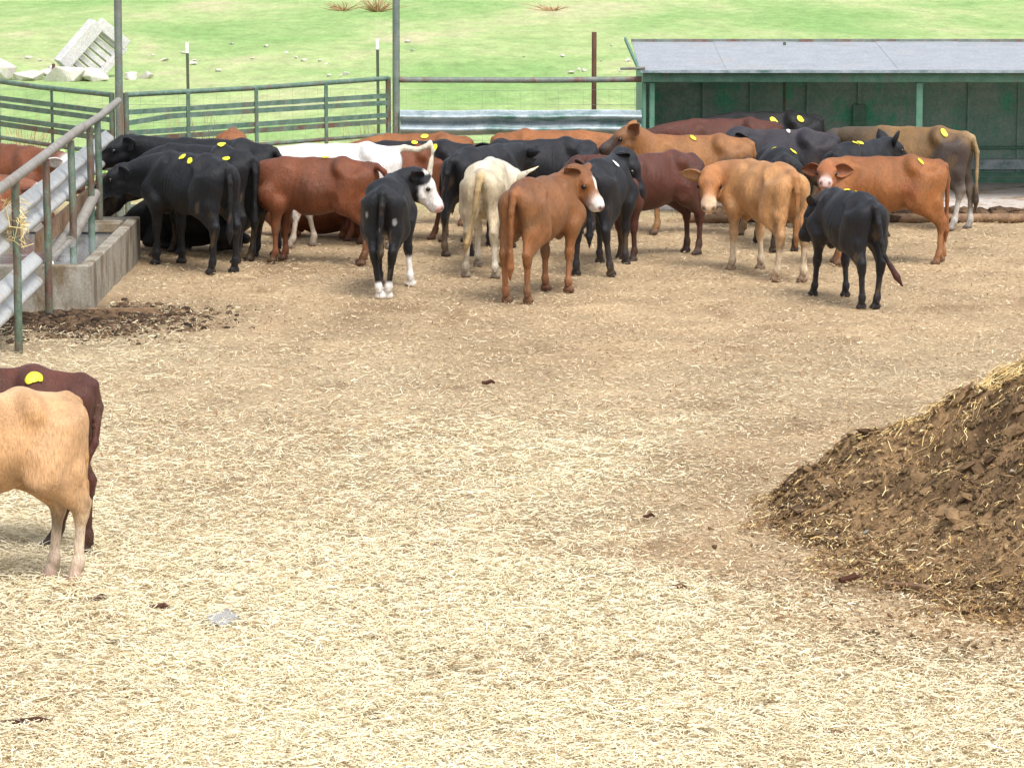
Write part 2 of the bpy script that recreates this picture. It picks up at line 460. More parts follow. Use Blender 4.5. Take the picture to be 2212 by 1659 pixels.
def build_grass():
    n = 45000
    y = 39.6 + (rng.random(n) ** 2.0) * 6.5
    x = (rng.random(n) * 2 - 1) * (0.155 * y + 1)
    ks = ~((x > 1.3) & (y < 42.6)); x, y = x[ks], y[ks]; n = len(x)
    nb = fbm(x * 0.35, y, 0.16, 4, 40)
    near = np.clip((43 - y) / 3.5, 0, 1)
    h = (0.025 + 0.055 * rng.random(n)) * (1 + 2.0 * near)
    col = np.where(nb[:, None] < 0.5, lin(150, 180, 110), lin(176, 186, 128)) * (1.15 + 0.4 * rng.random((n, 1)))
    dry = rng.random(n) < 0.12 + 0.9 * near * fbm(x, y, 0.7, 3, 44)
    col[dry] = lin(188, 174, 134) * (0.6 + 0.7 * rng.random((dry.sum(), 1)))
    a = rng.random(n) * 6.283; w = 0.008 + 0.010 * rng.random(n) + (y - 40) * 0.0004
    dx, dy = np.cos(a) * w, np.sin(a) * w
    lx, ly = rng.normal(0, 0.05, n), rng.normal(0, 0.05, n)
    z0 = np.full(n, -0.055)
    V = np.stack([np.stack([x - dx, y - dy, z0], -1), np.stack([x + dx, y + dy, z0], -1), np.stack([x + lx, y + ly, z0 + h], -1)], 1).reshape(-1, 3)
    F = np.arange(3 * n).reshape(-1, 3)
    tag(link('pasture_grass', mesh_np('pasture_grass', V, F, np.repeat(col, 3, 0), False), M['grassblade']), 'short green and yellowed grass of the pasture behind the pen', 'grass', kind='stuff')
build_grass()

# ------------------------------------------------------------ manure heap
def lump_mesh():
    g = (1 + 5 ** .5) / 2; v = []
    for a in (-1, 1):
        for q in (-g, g): v += [(0, a, q), (a, q, 0), (q, 0, a)]
    v = np.array(v, float); v /= np.linalg.norm(v[0])
    f = []
    for p in range(12):
        for q in range(p + 1, 12):
            for r in range(q + 1, 12):
                if max(np.linalg.norm(v[p] - v[q]), np.linalg.norm(v[q] - v[r]), np.linalg.norm(v[p] - v[r])) < 1.1:
                    f.append((p, q, r) if np.dot(np.cross(v[q] - v[p], v[r] - v[p]), v[p]) > 0 else (p, r, q))
    return v, np.array(f)
LV, LF = lump_mesh()
def lumps(P, S, ang, tiltv, col):
    """irregular clods: P n*3, S n*3 half sizes, ang, slope normal tilt matrix optional"""
    n = len(P)
    b = LV[None] * (1 + rng.normal(0, 0.16, (n, len(LV)))[..., None])
    b = b * S[:, None, :]
    c, s = np.cos(ang)[:, None], np.sin(ang)[:, None]
    x = b[..., 0] * c - b[..., 1] * s; yv = b[..., 0] * s + b[..., 1] * c
    z = b[..., 2] + x * tiltv[:, 0:1] + yv * tiltv[:, 1:2]
    V = np.stack([x, yv, z], -1) + P[:, None, :]
    F = (LF[None] + (np.arange(n) * len(LV))[:, None, None]).reshape(-1, 3)
    return V.reshape(-1, 3), F, np.repeat(col, len(LV), 0)

def build_heap():
    st = 0.032
    xs, ys = np.arange(MCX - 3.2, MCX + 3.0, st), np.arange(MCY - 4.5, MCY + 3.7, st)
    X, Y = np.meshgrid(xs, ys, indexing='ij'); H = mound(X, Y)
    Z = gz(X, Y) + heap_h(X, Y) - 0.03 + 0.03 * np.clip(H * 8, 0, 1)
    Z = np.where(H <= 0.0, -0.06, Z)
    nx, ny = X.shape; idx = np.arange(nx * ny).reshape(nx, ny)
    F = np.stack([idx[:-1, :-1], idx[1:, :-1], idx[1:, 1:], idx[:-1, 1:]], -1).reshape(-1, 4)
    n = fbm(X + Y * 0.5, Y * 1.4, 2.2, 4, 60)[..., None]
    C = lin(112, 88, 64) * (1 - n) + lin(160, 132, 96) * n
    dk = np.clip((.42 - fbm(X + Y * .4, Y, 1.8, 3, 63)) * 6, 0, 1)[..., None]
    C = C * (1 - dk * 0.6) + lin(66, 48, 36) * dk * 0.6
    root = empty('manure_heap', (0, 0, 0)); tag(root, 'heap of brown manure and old straw at the right edge', 'manure heap')
    link('heap', mesh_np('heap', np.stack([X, Y, Z], -1).reshape(-1, 3), F, C.reshape(-1, 3)), M['clod'], root)
    def slope(x, y):
        e = 0.08
        return np.stack([(mound(x + e, y) - mound(x - e, y)) / (2 * e), (mound(x, y + e) - mound(x, y - e)) / (2 * e)], -1)
    N = 55000
    x, y = MCX - 3.3 + rng.random(N) * 4.0, MCY - 4.6 + rng.random(N) * 6.4
    h = mound(x, y); k = ((h > 0.03) | (rng.random(N) < 0.25 * np.exp(-((x - 2.5) ** 2 / 1.2 + (y - 17.4) ** 2 / 3.0)))) & (np.abs(x) < 0.155 * y + 0.5)
    x, y, h = x[k], y[k], h[k]; n = len(x)
    sz = 0.0035 + 0.015 * rng.random(n) ** 7
    S = np.stack([sz * (1.0 + 1.5 * rng.random(n)), sz * (0.6 + 0.5 * rng.random(n)), sz * (0.6 + 0.7 * rng.random(n))], -1)
    t = rng.random((n, 1)); pt = np.clip((fbm(x + y * .4, y, 1.8, 3, 63) - .5) * 5 + .5, 0, 1)[:, None]
    col = (lin(112, 90, 66) * (1 - t) + lin(176, 148, 108) * t) * (0.50 + 0.62 * pt)
    lt = rng.random(n) < 0.004; col[lt] = lin(170, 162, 150)
    P = np.stack([x, y, gz(x, y) + heap_h(x, y) + 0.002 + rng.random(n) * 0.02], -1)
    V, F, C = lumps(P, S, 0.5 + rng.normal(0, 0.6, n), np.clip(slope(x, y), -1, 1) * rng.random((n, 1)) * .8 + rng.normal(0, .35, (n, 2)), col)
    tag(link('clod', mesh_np('clod', V, F, C, True), M['clod'], root), kind='stuff')
    N = 5200
    x, y = MCX - 2.9 + rng.random(N) * 3.6, MCY - 4.0 + rng.random(N) * 5.2; h = mound(x, y)
    k = (h > .05) & (np.abs(x) < 0.155 * y + .6) & (fbm(x + y * .4, y, 1.8, 3, 63) < .56); x, y = x[k], y[k]; n = len(x)
    sz = 0.012 + 0.044 * rng.random(n) ** 4; S = np.stack([sz * (1.2 + rng.random(n)), sz, sz * (.35 + .4 * rng.random(n))], -1); t = rng.random((n, 1))
    V, F, C = lumps(np.stack([x, y, gz(x, y) + heap_h(x, y) - .004], -1), S, .6 + rng.normal(0, .7, n), np.clip(slope(x, y), -1, 1) * .8 + rng.normal(0, .25, (n, 2)), lin(72, 54, 40) * (1 - t) + lin(150, 122, 88) * t)
    tag(link('broken_clod', mesh_np('broken_clod', V, F, C, False), M['clod'], root), kind='stuff')
    N = 16000
    x, y = 2.3 + rng.random(N) * 2.4, 19.7 + rng.random(N) * 2.2; h = mound(x, y)
    k = (rng.random(N) < np.clip((x - 2.2) / 1.2, .1, 1) * np.clip((fbm(x, y, 3, 3, 91) - .3) * 4, 0, 1) * np.clip((y - 19.7 - .35 * (3.6 - x)) / .4, 0, 1)) & (h > .05); x, y = x[k], y[k]; n = len(x)
    sl = slope(x, y); ang = rng.normal(.5, .7, n) + np.pi * (rng.random(n) < .5)
    tilt = np.arctan(np.clip(np.cos(ang) * sl[:, 0] + np.sin(ang) * sl[:, 1], -1.2, 1.2)) + rng.normal(0, .2, n); t = rng.random((n, 1))
    V, F, C = ribbons(np.stack([x, y, gz(x, y) + heap_h(x, y) + .01 + .05 * rng.random(n)], -1), ang, .05 + .16 * rng.random(n), .004 + .004 * rng.random(n), tilt, rng.normal(0, .02, n), lin(236, 216, 160) * (1 - t) + lin(190, 152, 88) * t, rng.normal(0, .6, n))
    tag(link('straw_mat', mesh_np('straw_mat', V, F, C, False), M['straw'], root), kind='stuff')
    # straw on the heap: thin on the face, thick golden on the ridge and the far flank
    N = 190000
    x, y = MCX - 3.4 + rng.random(N) * 4.4, MCY - 4.8 + rng.random(N) * 8.0
    h = mound(x, y)
    ridge = np.clip(1 - np.abs((y - MCY) - 0.25 + 0.25 * (x - MCX + 1.5)) / 0.75, 0, 1)
    ridge *= np.clip((x - 1.9) / 0.8, 0.1, 1)
    toe = np.exp(-((h - 0.02) / 0.10) ** 2) * 0.5
    k = (rng.random(N) < np.clip((0.26 + 0.95 * ridge) * (h > 0.04) + toe * (h > 0.002), 0, 1)) & (np.abs(x) < 0.155 * y + 0.6)
    x, y, h, ridge = x[k], y[k], h[k], ridge[k]; n = len(x)
    sl = slope(x, y); ang = rng.random(n) * 6.283
    tilt = np.arctan(np.clip(np.cos(ang) * sl[:, 0] + np.sin(ang) * sl[:, 1], -1.2, 1.2)) + rng.normal(0, 0.22, n)
    t = rng.random((n, 1)); col = lin(238, 222, 170) * (1 - t) + lin(206, 170, 100) * t
    br = rng.random(n) < 0.84 * (1 - ridge); col[br] = lin(146, 116, 80) * (.6 + .7 * rng.random((br.sum(), 1)))
    L = 0.015 + 0.085 * rng.random(n) ** 2.6 + 0.09 * ridge * rng.random(n)
    V, F, C = ribbons(np.stack([x, y, gz(x, y) + heap_h(x, y) + 0.012 + 0.03 * rng.random(n) * (0.5 + ridge)], -1), ang, L, 0.003 + 0.0045 * rng.random(n), tilt, rng.normal(0, 0.012, n), col, rng.normal(0, 0.6, n))
    tag(link('straw', mesh_np('heap_straw', V, F, C, False), M['straw'], root), kind='stuff')
build_heap()

def build_wet_manure():
    N = 5200
    x = -3.75 + rng.normal(0, 0.55, N); y = 29.0 + rng.normal(0, 0.50, N)
    k = (~((y > 29.35) & (x < -3.55))) & (y > 27.6); x, y = x[k], y[k]; n = len(x)
    sz = 0.005 + 0.036 * rng.random(n) ** 7
    S = np.stack([sz * 1.3, sz, sz * 0.7], -1); t = rng.random((n, 1))
    col = lin(44, 35, 29) * (1 - t) + lin(112, 90, 68) * t
    V, F, C = lumps(np.stack([x, y, gz(x, y) + 0.005 + 0.05 * np.exp(-((x + 3.8) ** 2 + (y - 29.2) ** 2) / 0.2)], -1), S, rng.random(n) * 6.28, np.zeros((n, 2)), col)
    tag(link('wet_manure', mesh_np('wet_manure', V, F, C, False), M['clod']), 'dark wet manure trodden round the foot of the water trough', 'manure', kind='stuff')
    # ridge of manure along the shed front
    N = 900
    x = 2.2 + rng.random(N) * 4.6; y = 37.15 + rng.normal(0, 0.16, N)
    sz = 0.02 + 0.06 * rng.random(N) ** 2
    S = np.stack([sz * 1.6, sz, sz * 0.8], -1); t = rng.random((N, 1))
    col = lin(62, 48, 40) * (1 - t) + lin(120, 96, 72) * t
    V, F, C = lumps(np.stack([x, y, 0.03 + 0.07 * np.exp(-((y - 37.15) / 0.16) ** 2) * rng.random(N)], -1), S, rng.normal(0, 0.5, N), np.zeros((N, 2)), col)
    tag(link('manure_ridge', mesh_np('manure_ridge', V, F, C, False), M['clod']), 'low dark ridge of manure along the front of the shed', 'manure', kind='stuff')
build_wet_manure()

# ------------------------------------------------------------ fences and gates
def guard_panel(name, a, b, zmid, depth_dir, parent, mat, hh=0.31, dep=0.08):
    """W-profile steel beam from a to b"""
    prof = [(-.5 + i / 28, (0.5 - 0.5 * math.cos(4 * math.pi * i / 28)) ** 0.8) for i in range(29)]
    a, b = Vector(a), Vector(b); dd = Vector(depth_dir); th = 0.006
    vs, fs = [], []; m = len(prof)
    L = 9
    for li in range(L):
        p = a.lerp(b, li / (L - 1)); wob = random.uniform(-0.006, 0.006)
        for off in (0, -th):
            for z, d in prof:
                vs.append(p + Vector((0, 0, zmid + z * hh + wob)) + dd * (d * dep + off))
    for li in range(L - 1):
        o0, o1 = li * 2 * m, (li + 1) * 2 * m
        for i in range(m - 1):
            fs.append((o0 + i, o0 + i + 1, o1 + i + 1, o1 + i)); fs.append((o0 + m + i, o1 + m + i, o1 + m + i + 1, o0 + m + i + 1))
        for i in (0, m - 1): fs.append((o0 + i, o1 + i, o1 + m + i, o0 + m + i))
    for o in (0, (L - 1) * 2 * m):
        for i in range(m - 1): fs.append((o + i, o + i + 1, o + m + i + 1, o + m + i))
    mb = MB(); mb.add(vs, fs)
    return mb.build(name, mat, parent, smooth=True)

FX = lambda y: -3.95 - (y - 27.0) * 0.012
def build_side_fence():
    r = empty('pipe_fence', (-4.0, 27.2, 0)); tag(r, 'pipe fence with corrugated steel panels beside the water trough', 'fence')
    inv = Matrix.Translation((4.0, -27.2, 0))
    def B(mb, name, mat, smooth=True):
        o = mb.build(name, mat, r, smooth); o.matrix_parent_inverse = inv; return o
    for y in (24.7, 27.15, 29.15, 31.0, 32.55, 33.25):
        mb = MB(); mb.tube([(FX(y), y, -0.05), (FX(y) + random.uniform(-.01, .01), y, 0.7), (FX(y), y, 1.37)], 0.033, 12)
        B(mb, 'post', M['green_rust'])
    for ya, yb, rr in ((22.0, 31.9, 0.042), (31.88, 35.25, 0.037)):
        mb = MB(); mb.tube([(FX(ya), ya, 1.41), (FX((ya + yb) / 2), (ya + yb) / 2, 1.40), (FX(yb), yb, 1.42)], rr, 14)
        B(mb, 'top_rail', M['rail'])
    mb = MB(); mb.tube([(FX(31.86), 31.86, 1.41), (FX(31.96), 31.96, 1.41)], 0.046, 14); B(mb, 'collar', M['rail'])
    o = guard_panel('steel_panel', (FX(22) - .125, 22, 0), (FX(35.2) - .125, 35.2, 0), 0.945, (1, 0, 0), r, M['galv'], 0.36); o.matrix_parent_inverse = inv
    o = guard_panel('steel_panel', (FX(22) - .125, 22, 0), (FX(29.2) - .125, 29.2, 0), 0.40, (1, 0, 0), r, M['galv'], 0.36); o.matrix_parent_inverse = inv
    mb = MB(); mb.bar((FX(29.4) - .12, 29.4, 0.62), (FX(35) - .12, 35.0, 0.62), 0.04, 0.16); B(mb, 'plank', M['wood'], False)
    return r
build_side_fence()

def tall_post(u, v, zt, lab):
    p = gp(u, v); mb = MB()
    mb.tube([p - Vector((0, 0, .05)), p + Vector((0.005, 0, 1.2)), p + Vector((0.015, 0, zt))], 0.041, 14)
    o = mb.build('steel_post', M['post'], None, True); tag(o, lab, 'post'); return p
PC = tall_post(261, 493, 3.3, 'tall green pipe post at the corner where the side fence ends')
PB = tall_post(856, 441, 3.3, 'tall green pipe post between the long gate and the guardrail')

def gate(a, b, label, ups, bow=0.0):
    r = empty('pipe_gate', (a.x, a.y, 0)); tag(r, label, 'gate')
    inv = Matrix.Translation((-a.x, -a.y, 0))
    def B(mb, name, mat, s=True):
        o = mb.build(name, mat, r, s); o.matrix_parent_inverse = inv
    at = lambda t, z: a.lerp(b, t) + Vector((0, 0, z))
    mb = MB(); mb.tube([at(0, 1.41), at(.5, 1.40), at(1, 1.42)], 0.028, 10); B(mb, 'rail', M['green'])
    for z, kind in ((1.225, 0), (1.145, 0), (1.005, 0), (0.935, 0), (0.785, 1), (0.62, 1), (0.42, 1), (0.22, 1)):
        mb = MB()
        if kind == 0:
            k = -0.035 if bow and z == 1.145 else 0
            mb.bar(at(0.004, z + k), at(0.16, z - k * .3), 0.03, 0.052); mb.bar(at(0.16, z - k * .3), at(0.996, z), 0.03, 0.052)
        else:
            mb.tube([at(0.004, z), at(.5, z - .004), at(0.996, z)], 0.024, 10)
        B(mb, 'rail', M['green'] if kind == 0 and z > 1 else M['green_rust'], kind == 1)
    for t in ups:
        d = (b - a).normalized(); nrm = Vector((d.y, -d.x, 0)) * 0.026
        mb = MB(); mb.bar(at(t, 0.12) + nrm, at(t, 1.40) + nrm, 0.045, 0.012, (d.y, -d.x, 0)); B(mb, 'upright', M['green'], False)
    for t in (0.0, 1.0):
        mb = MB(); mb.tube([at(t, 0.10), at(t, 1.43)], 0.03, 10); B(mb, 'end_post', M['green_rust'])
gate(PC + Vector((0.075, 0.03, 0)), PB + Vector((-0.085, 0.02, 0)), 'long green pipe gate with a bent rail behind the black cattle', (0.22, 0.475, 0.745), 1)
GL = gp(-60, 436); gate(PC + Vector((-0.075, 0.03, 0)), GL, 'green pipe gate running left from the corner post', (0.42, 0.80))

def build_back_fence():
    r = empty('back_fence', PB.copy()); tag(r, 'back fence of one pipe rail over a blue-grey guardrail', 'fence')
    inv = Matrix.Translation(-PB)
    y = PB.y; xr = xat(y, 1.4, 1386)
    mb = MB(); mb.tube([(PB.x + .045, y, 1.405), (0.2, y, 1.40), (xr, y, 1.41)], 0.034, 12); o = mb.build('top_rail', M['darkrail'], r, True); o.matrix_parent_inverse = inv
    o = guard_panel('guardrail', (PB.x + .05, y - .02, 0), (xr, y - .02, 0), (zat(y, 238) + zat(y, 292)) / 2, (0, -1, 0), r, M['guard'], zat(y, 238) - zat(y, 292), 0.085); o.matrix_parent_inverse = inv
    mb = MB(); mb.tube([(PB.x + .045, y + .02, 0.66), (xr, y + .02, 0.66)], 0.026, 10); o = mb.build('rail', M['rustpost'], r, True); o.matrix_parent_inverse = inv
    mb = MB(); mb.tube([(PB.x + .045, y + .02, 0.34), (xr, y + .02, 0.34)], 0.026, 10); o = mb.build('rail', M['rustpost'], r, True); o.matrix_parent_inverse = inv
build_back_fence()

def build_wire_fence():
    y = 40.6
    r = empty('wire_fence', (0, y, 0)); tag(r, 'thin wire fence on metal posts behind the pen', 'fence')
    inv = Matrix.Translation((0, -y, 0))
    for u, vt, kind in ((408, 92, 't'), (818, 84, 't'), (1283, 70, 'p'), (1695, 68, 'n')):
        yy = y + (0.12 if kind in 'tn' else 0.14)
        x, zt = xat(yy, 1, u), zat(yy, vt)
        mb = MB()
        if kind in 'tn':
            mb.bar((x, yy, -.1), (x - 0.01, yy, zt - .13), 0.035, 0.008, (0, 1, 0)); mb.bar((x, yy + .018, -.1), (x - 0.01, yy + .018, zt - .13), 0.008, 0.03, (0, 1, 0))
            o = mb.build('t_post', M['tpost'], r); o.matrix_parent_inverse = inv
            mb = MB()
            if kind == 't': mb.bar((x - .01, yy, zt - .129), (x - 0.012, yy, zt), 0.036, 0.012, (0, 1, 0)); mb.build('white_tip', M['white'], o)
        else:
            mb.tube([(x, yy, -.1), (x, yy, zt)], 0.03, 10); o = mb.build('rusty_post', M['rustpost'], r, True); o.matrix_parent_inverse = inv
    for z in (0.12, 0.34, 0.56, 0.78, 0.98, 1.16):
        mb = MB(); mb.tube([(-8 + i * 2, y, z + random.uniform(-.012, .012)) for i in range(9)], 0.0018, 4)
        o = mb.build('wire', M['wire'], r); o.matrix_parent_inverse = inv
    mb = MB()
    for i in range(107): mb.tube([(-8 + i * .15, y + .004, 0.1), (-8 + i * .15, y + .004, 1.16)], 0.0012, 3)
    o = mb.build('stay_wires', M['wire'], r); o.matrix_parent_inverse = inv; o['kind'] = 'stuff'
build_wire_fence()

# ------------------------------------------------------------ water trough
def build_trough():
    p0, p1 = gp(198, 673), gp(286, 556)
    xr, ya, yb, h, w = p0.x, p0.y, p1.y, 0.405, 0.11
    xl = xr - 1.15
    r = empty('water_trough', (xr, ya, 0)); tag(r, 'long concrete water trough reaching under the side fence', 'trough')
    inv = Matrix.Translation((-xr, -ya, 0))
    def B(mb, name, mat, s=False, bv=0.0, par=None):
        o = mb.build(name, mat, par or r, s, bv); o.matrix_parent_inverse = inv if par is None else Matrix(); return o
    mb = MB(); mb.box(((xr + xl) / 2, ya + w / 2, h / 2 - .03), (xr - xl, w, h + .06)); B(mb, 'end_wall', M['concrete'], False, 0.012)
    mb = MB(); mb.box(((xr + xl) / 2, yb - w / 2, h / 2 - .03), (xr - xl, w, h + .06)); B(mb, 'end_wall', M['concrete'], False, 0.012)
    for x in (xr - w / 2, xl + w / 2):
        mb = MB(); mb.box((x, (ya + yb) / 2, h / 2 - .033), (w, yb - ya - 2 * w - .004, h + .066)); B(mb, 'side_wall', M['concrete'], False, 0.012)
    mb = MB(); mb.box(((xr + xl) / 2, yb - .62, h - .03), (xr - xl - 2 * w - .01, .28, .09)); B(mb, 'cross_slab', M['concrete'], False, .01)
    n1, n2 = 60, 220
    X, Y = np.meshgrid(np.linspace(xl + w, xr - w, n1), np.linspace(ya + w, yb - w, n2), indexing='ij')
    idx = np.arange(n1 * n2).reshape(n1, n2); F = np.stack([idx[:-1, :-1], idx[1:, :-1], idx[1:, 1:], idx[:-1, 1:]], -1).reshape(-1, 4)
    Zw = h - .085 + .003 * (fbm(X * .45, Y, 7, 3, 70) - .5) + .006 * (fbm(X * .35, Y, 3, 2, 71) - .5)
    o = link('water', mesh_np('water', np.stack([X, Y, Zw], -1).reshape(-1, 3), F), M['water'], r); o.matrix_parent_inverse = inv
    xm = xr - .29
    mb = MB(); mb.tube([(xm - .13, ya + .45, h - .02), (xm - .15, ya + 2.0, h + .12)], 0.05, 14); B(mb, 'pipe', M['rail'], True)
    mb = MB(); mb.tube([(xm - .06, ya + 1.35, h + .045), (xm - .05, ya + 3.2, h + .30)], 0.052, 14); B(mb, 'pipe', M['rail'], True)
    mb = MB(); mb.tube([(xm - .09, ya + .30, h + .02), (xm - .07, ya + 1.37, h + .05)], 0.028, 12); B(mb, 'pipe', M['rail'], True)
    mb = MB(); mb.tube([(xm - .09, ya + .31, h + .0), (xm - .09, ya + .31, h - .14)], 0.018, 10); B(mb, 'spout', M['white'], True)
    s = MB(); s.box((xr + .28, ya - .12, .02), (.62, .05, .05), Matrix.Rotation(0.06, 3, 'Z')); tag(s.build('board', M['wood'], None), 'weathered board lying in the dirt at the trough foot', 'board')
build_trough()

# ------------------------------------------------------------ shed
def build_shed():
    yf = gp(1397, 442).y; yb = gp(1800, 397).y
    xl = xat(yf, 0.8, 1388); xr = 8.2
    r = empty('cattle_shed', (xl, yf, 0)); tag(r, 'low open-fronted green metal shed with a zinc roof', 'shed')
    inv = Matrix.Translation((-xl, -yf, 0))
    def B(mb, name, mat, s=False, bv=0.0):
        o = mb.build(name, mat, r, s, bv); o.matrix_parent_inverse = inv; return o
    zf, zb = zat(yf - .12, 153), zat(yb, 92)
    # roof: sheets with seams, gable whose far slope drops away
    nsh = 7; wsh = (xr - xl + .06) / nsh
    for i in range(nsh):
        xa = xl - .03 + i * wsh
        mb = MB(); mb.bar((xa + wsh / 2, yf - .12, zf + .004 * (i % 2)), (xa + wsh / 2, yb, zb + .004 * (i % 2)), wsh + .02, 0.012); B(mb, 'roof_sheet', M['roof'])
    for i in range(6):
        xa = xl + .42 + i * wsh
        mb = MB(); mb.bar((xa + wsh / 2, yb + .02, zb + .012 + .003 * (i % 2)), (xa + wsh / 2, yb + 1.7, zb - .07 + .003 * (i % 2)), wsh + .02, 0.012); B(mb, 'roof_sheet', M['roof'])
    mb = MB(); mb.bar((xl - .05, yb + .01, zb + .02), (xr, yb + .01, zb + .02), 0.06, 0.035); B(mb, 'ridge_cap', M['darkrail'])
    mb = MB(); mb.bar((xl - .03, yf - .13, zf - .012), (xr, yf - .13, zf - .012), 0.03, 0.03); B(mb, 'drip_edge', M['guard'])
    mb = MB(); mb.bar((xl - .055, yf - .10, zf + .02), (xl - .12, yb + .02, zb + .04), 0.025, 0.04); B(mb, 'roof_edge', M['shedgreen'])
    mb = MB(); mb.tube([(xl - .26, yf - .12, zf + .02), (xl + .02, yf - .12, zf + .025)], 0.016, 8); B(mb, 'pipe_end', M['darkrail'], True)
    mb = MB(); mb.box(((xl + xr) / 2, yf, zf - .085), (xr - xl, .07, .105)); B(mb, 'front_beam', M['shedgreen'], False, .006)
    for x, w in ((xl + .015, .045), (xl + .105, .06), (xat(yf, .8, 1985), .075), (6.9, .075)):
        mb = MB(); mb.box((x, yf + .03, (zf - .14) / 2), (w, .06, zf - .143)); B(mb, 'front_post', M['shedgreen'], False, .006)
    # back wall of sheets with ribs
    us = [1392, 1520, 1622, 1745, 1855, 1990, 2092, 2200, 2330, 2480]
    xsr = [xat(yb, .8, q) for q in us]
    for a, b in zip(xsr[:-1], xsr[1:]):
        mb = MB(); mb.box(((a + b) / 2, yb + random.uniform(-.006, .006), 0.85), (b - a - .012, .02, 1.62)); B(mb, 'wall_panel', M['shedwall'])
        mb = MB(); mb.box((b, yb - .03, 0.86), (.04, .03, 1.60)); B(mb, 'wall_rib', M['shedwall'])
    mb = MB(); mb.box((xsr[4] - .0, yb - .06, .78), (.16, .03, .34)); B(mb, 'bracket', M['shedgreen'], False, .004)
    for sgn in (0,):
        mb = MB(); mb.box((xl + .02, (yf + yb) / 2 + .05, .80), (.02, yb - yf - .12, 1.38)); B(mb, 'side_panel', M['shedwall'])
        mb = MB(); mb.box((xr - .02, (yf + yb) / 2 + .05, .80), (.02, yb - yf - .12, 1.38)); B(mb, 'side_panel', M['shedwall'])
    zz = lambda v: zat(yb - .1, v)
    mb = MB(); mb.box(((xl + xr) / 2, yb - .10, (zz(398) + zz(374)) / 2), (xr - xl - .1, .05, zz(374) - zz(398))); B(mb, 'lower_board', M['shedgreen'], False, .005)
    mb = MB(); mb.box(((xl + xr) / 2, yb - .05, (zz(368) + zz(345)) / 2), (xr - xl - .1, .04, zz(345) - zz(368))); B(mb, 'middle_board', M['guard'], False, .005)
    mb = MB(); mb.box(((xl + xr) / 2, yb - .06, zz(320)), (xr - xl - .1, .05, .03)); B(mb, 'ledge', M['shedgreen'], False, .005)
    mb = MB(); mb.box(((xl + xr) / 2, (yf + yb) / 2 - .15, -.03), (xr - xl + .3, yb - yf + .9, .10)); B(mb, 'floor_slab', M['palecon'], False, .01)
    yk = gp(2150, 480).y
    mb = MB(); mb.tube([(1.9, yk, .035), (5.0, yk + .02, .04), (7.6, yk, .035)], 0.05, 10); tag(mb.build('log_kerb', M['wood'], None, True), 'brown pole lying on the ground before the shed', 'pole')
build_shed()

# ------------------------------------------------------------ concrete rubble and stones in the pasture
def blob(name, c, size, mat, parent=None, seed=0):
    rr = random.Random(seed * 7 + 1); bm = bmesh.new()
    for _ in range(15 if size[0] > .12 else 11):
        d = Vector((rr.gauss(0, 1), rr.gauss(0, 1), rr.gauss(0, 1))).normalized() * rr.uniform(.7, 1.15)
        bm.verts.new((d.x * size[0], d.y * size[1], d.z * size[2]))
    g = bmesh.ops.convex_hull(bm, input=bm.verts)
    bmesh.ops.delete(bm, geom=[v for v in bm.verts if not v.link_faces], context='VERTS')
    bmesh.ops.bevel(bm, geom=list(bm.edges), offset=min(size) * .04, segments=1, affect='EDGES')
    bmesh.ops.recalc_face_normals(bm, faces=bm.faces)
    me = bpy.data.meshes.new(name); bm.to_mesh(me); bm.free()
    o = link(name, me, mat, parent); o.location = c; o.rotation_euler = (0, 0, rr.uniform(0, 6.28) if size[0] < .12 else rr.uniform(-.3, .3)); return o

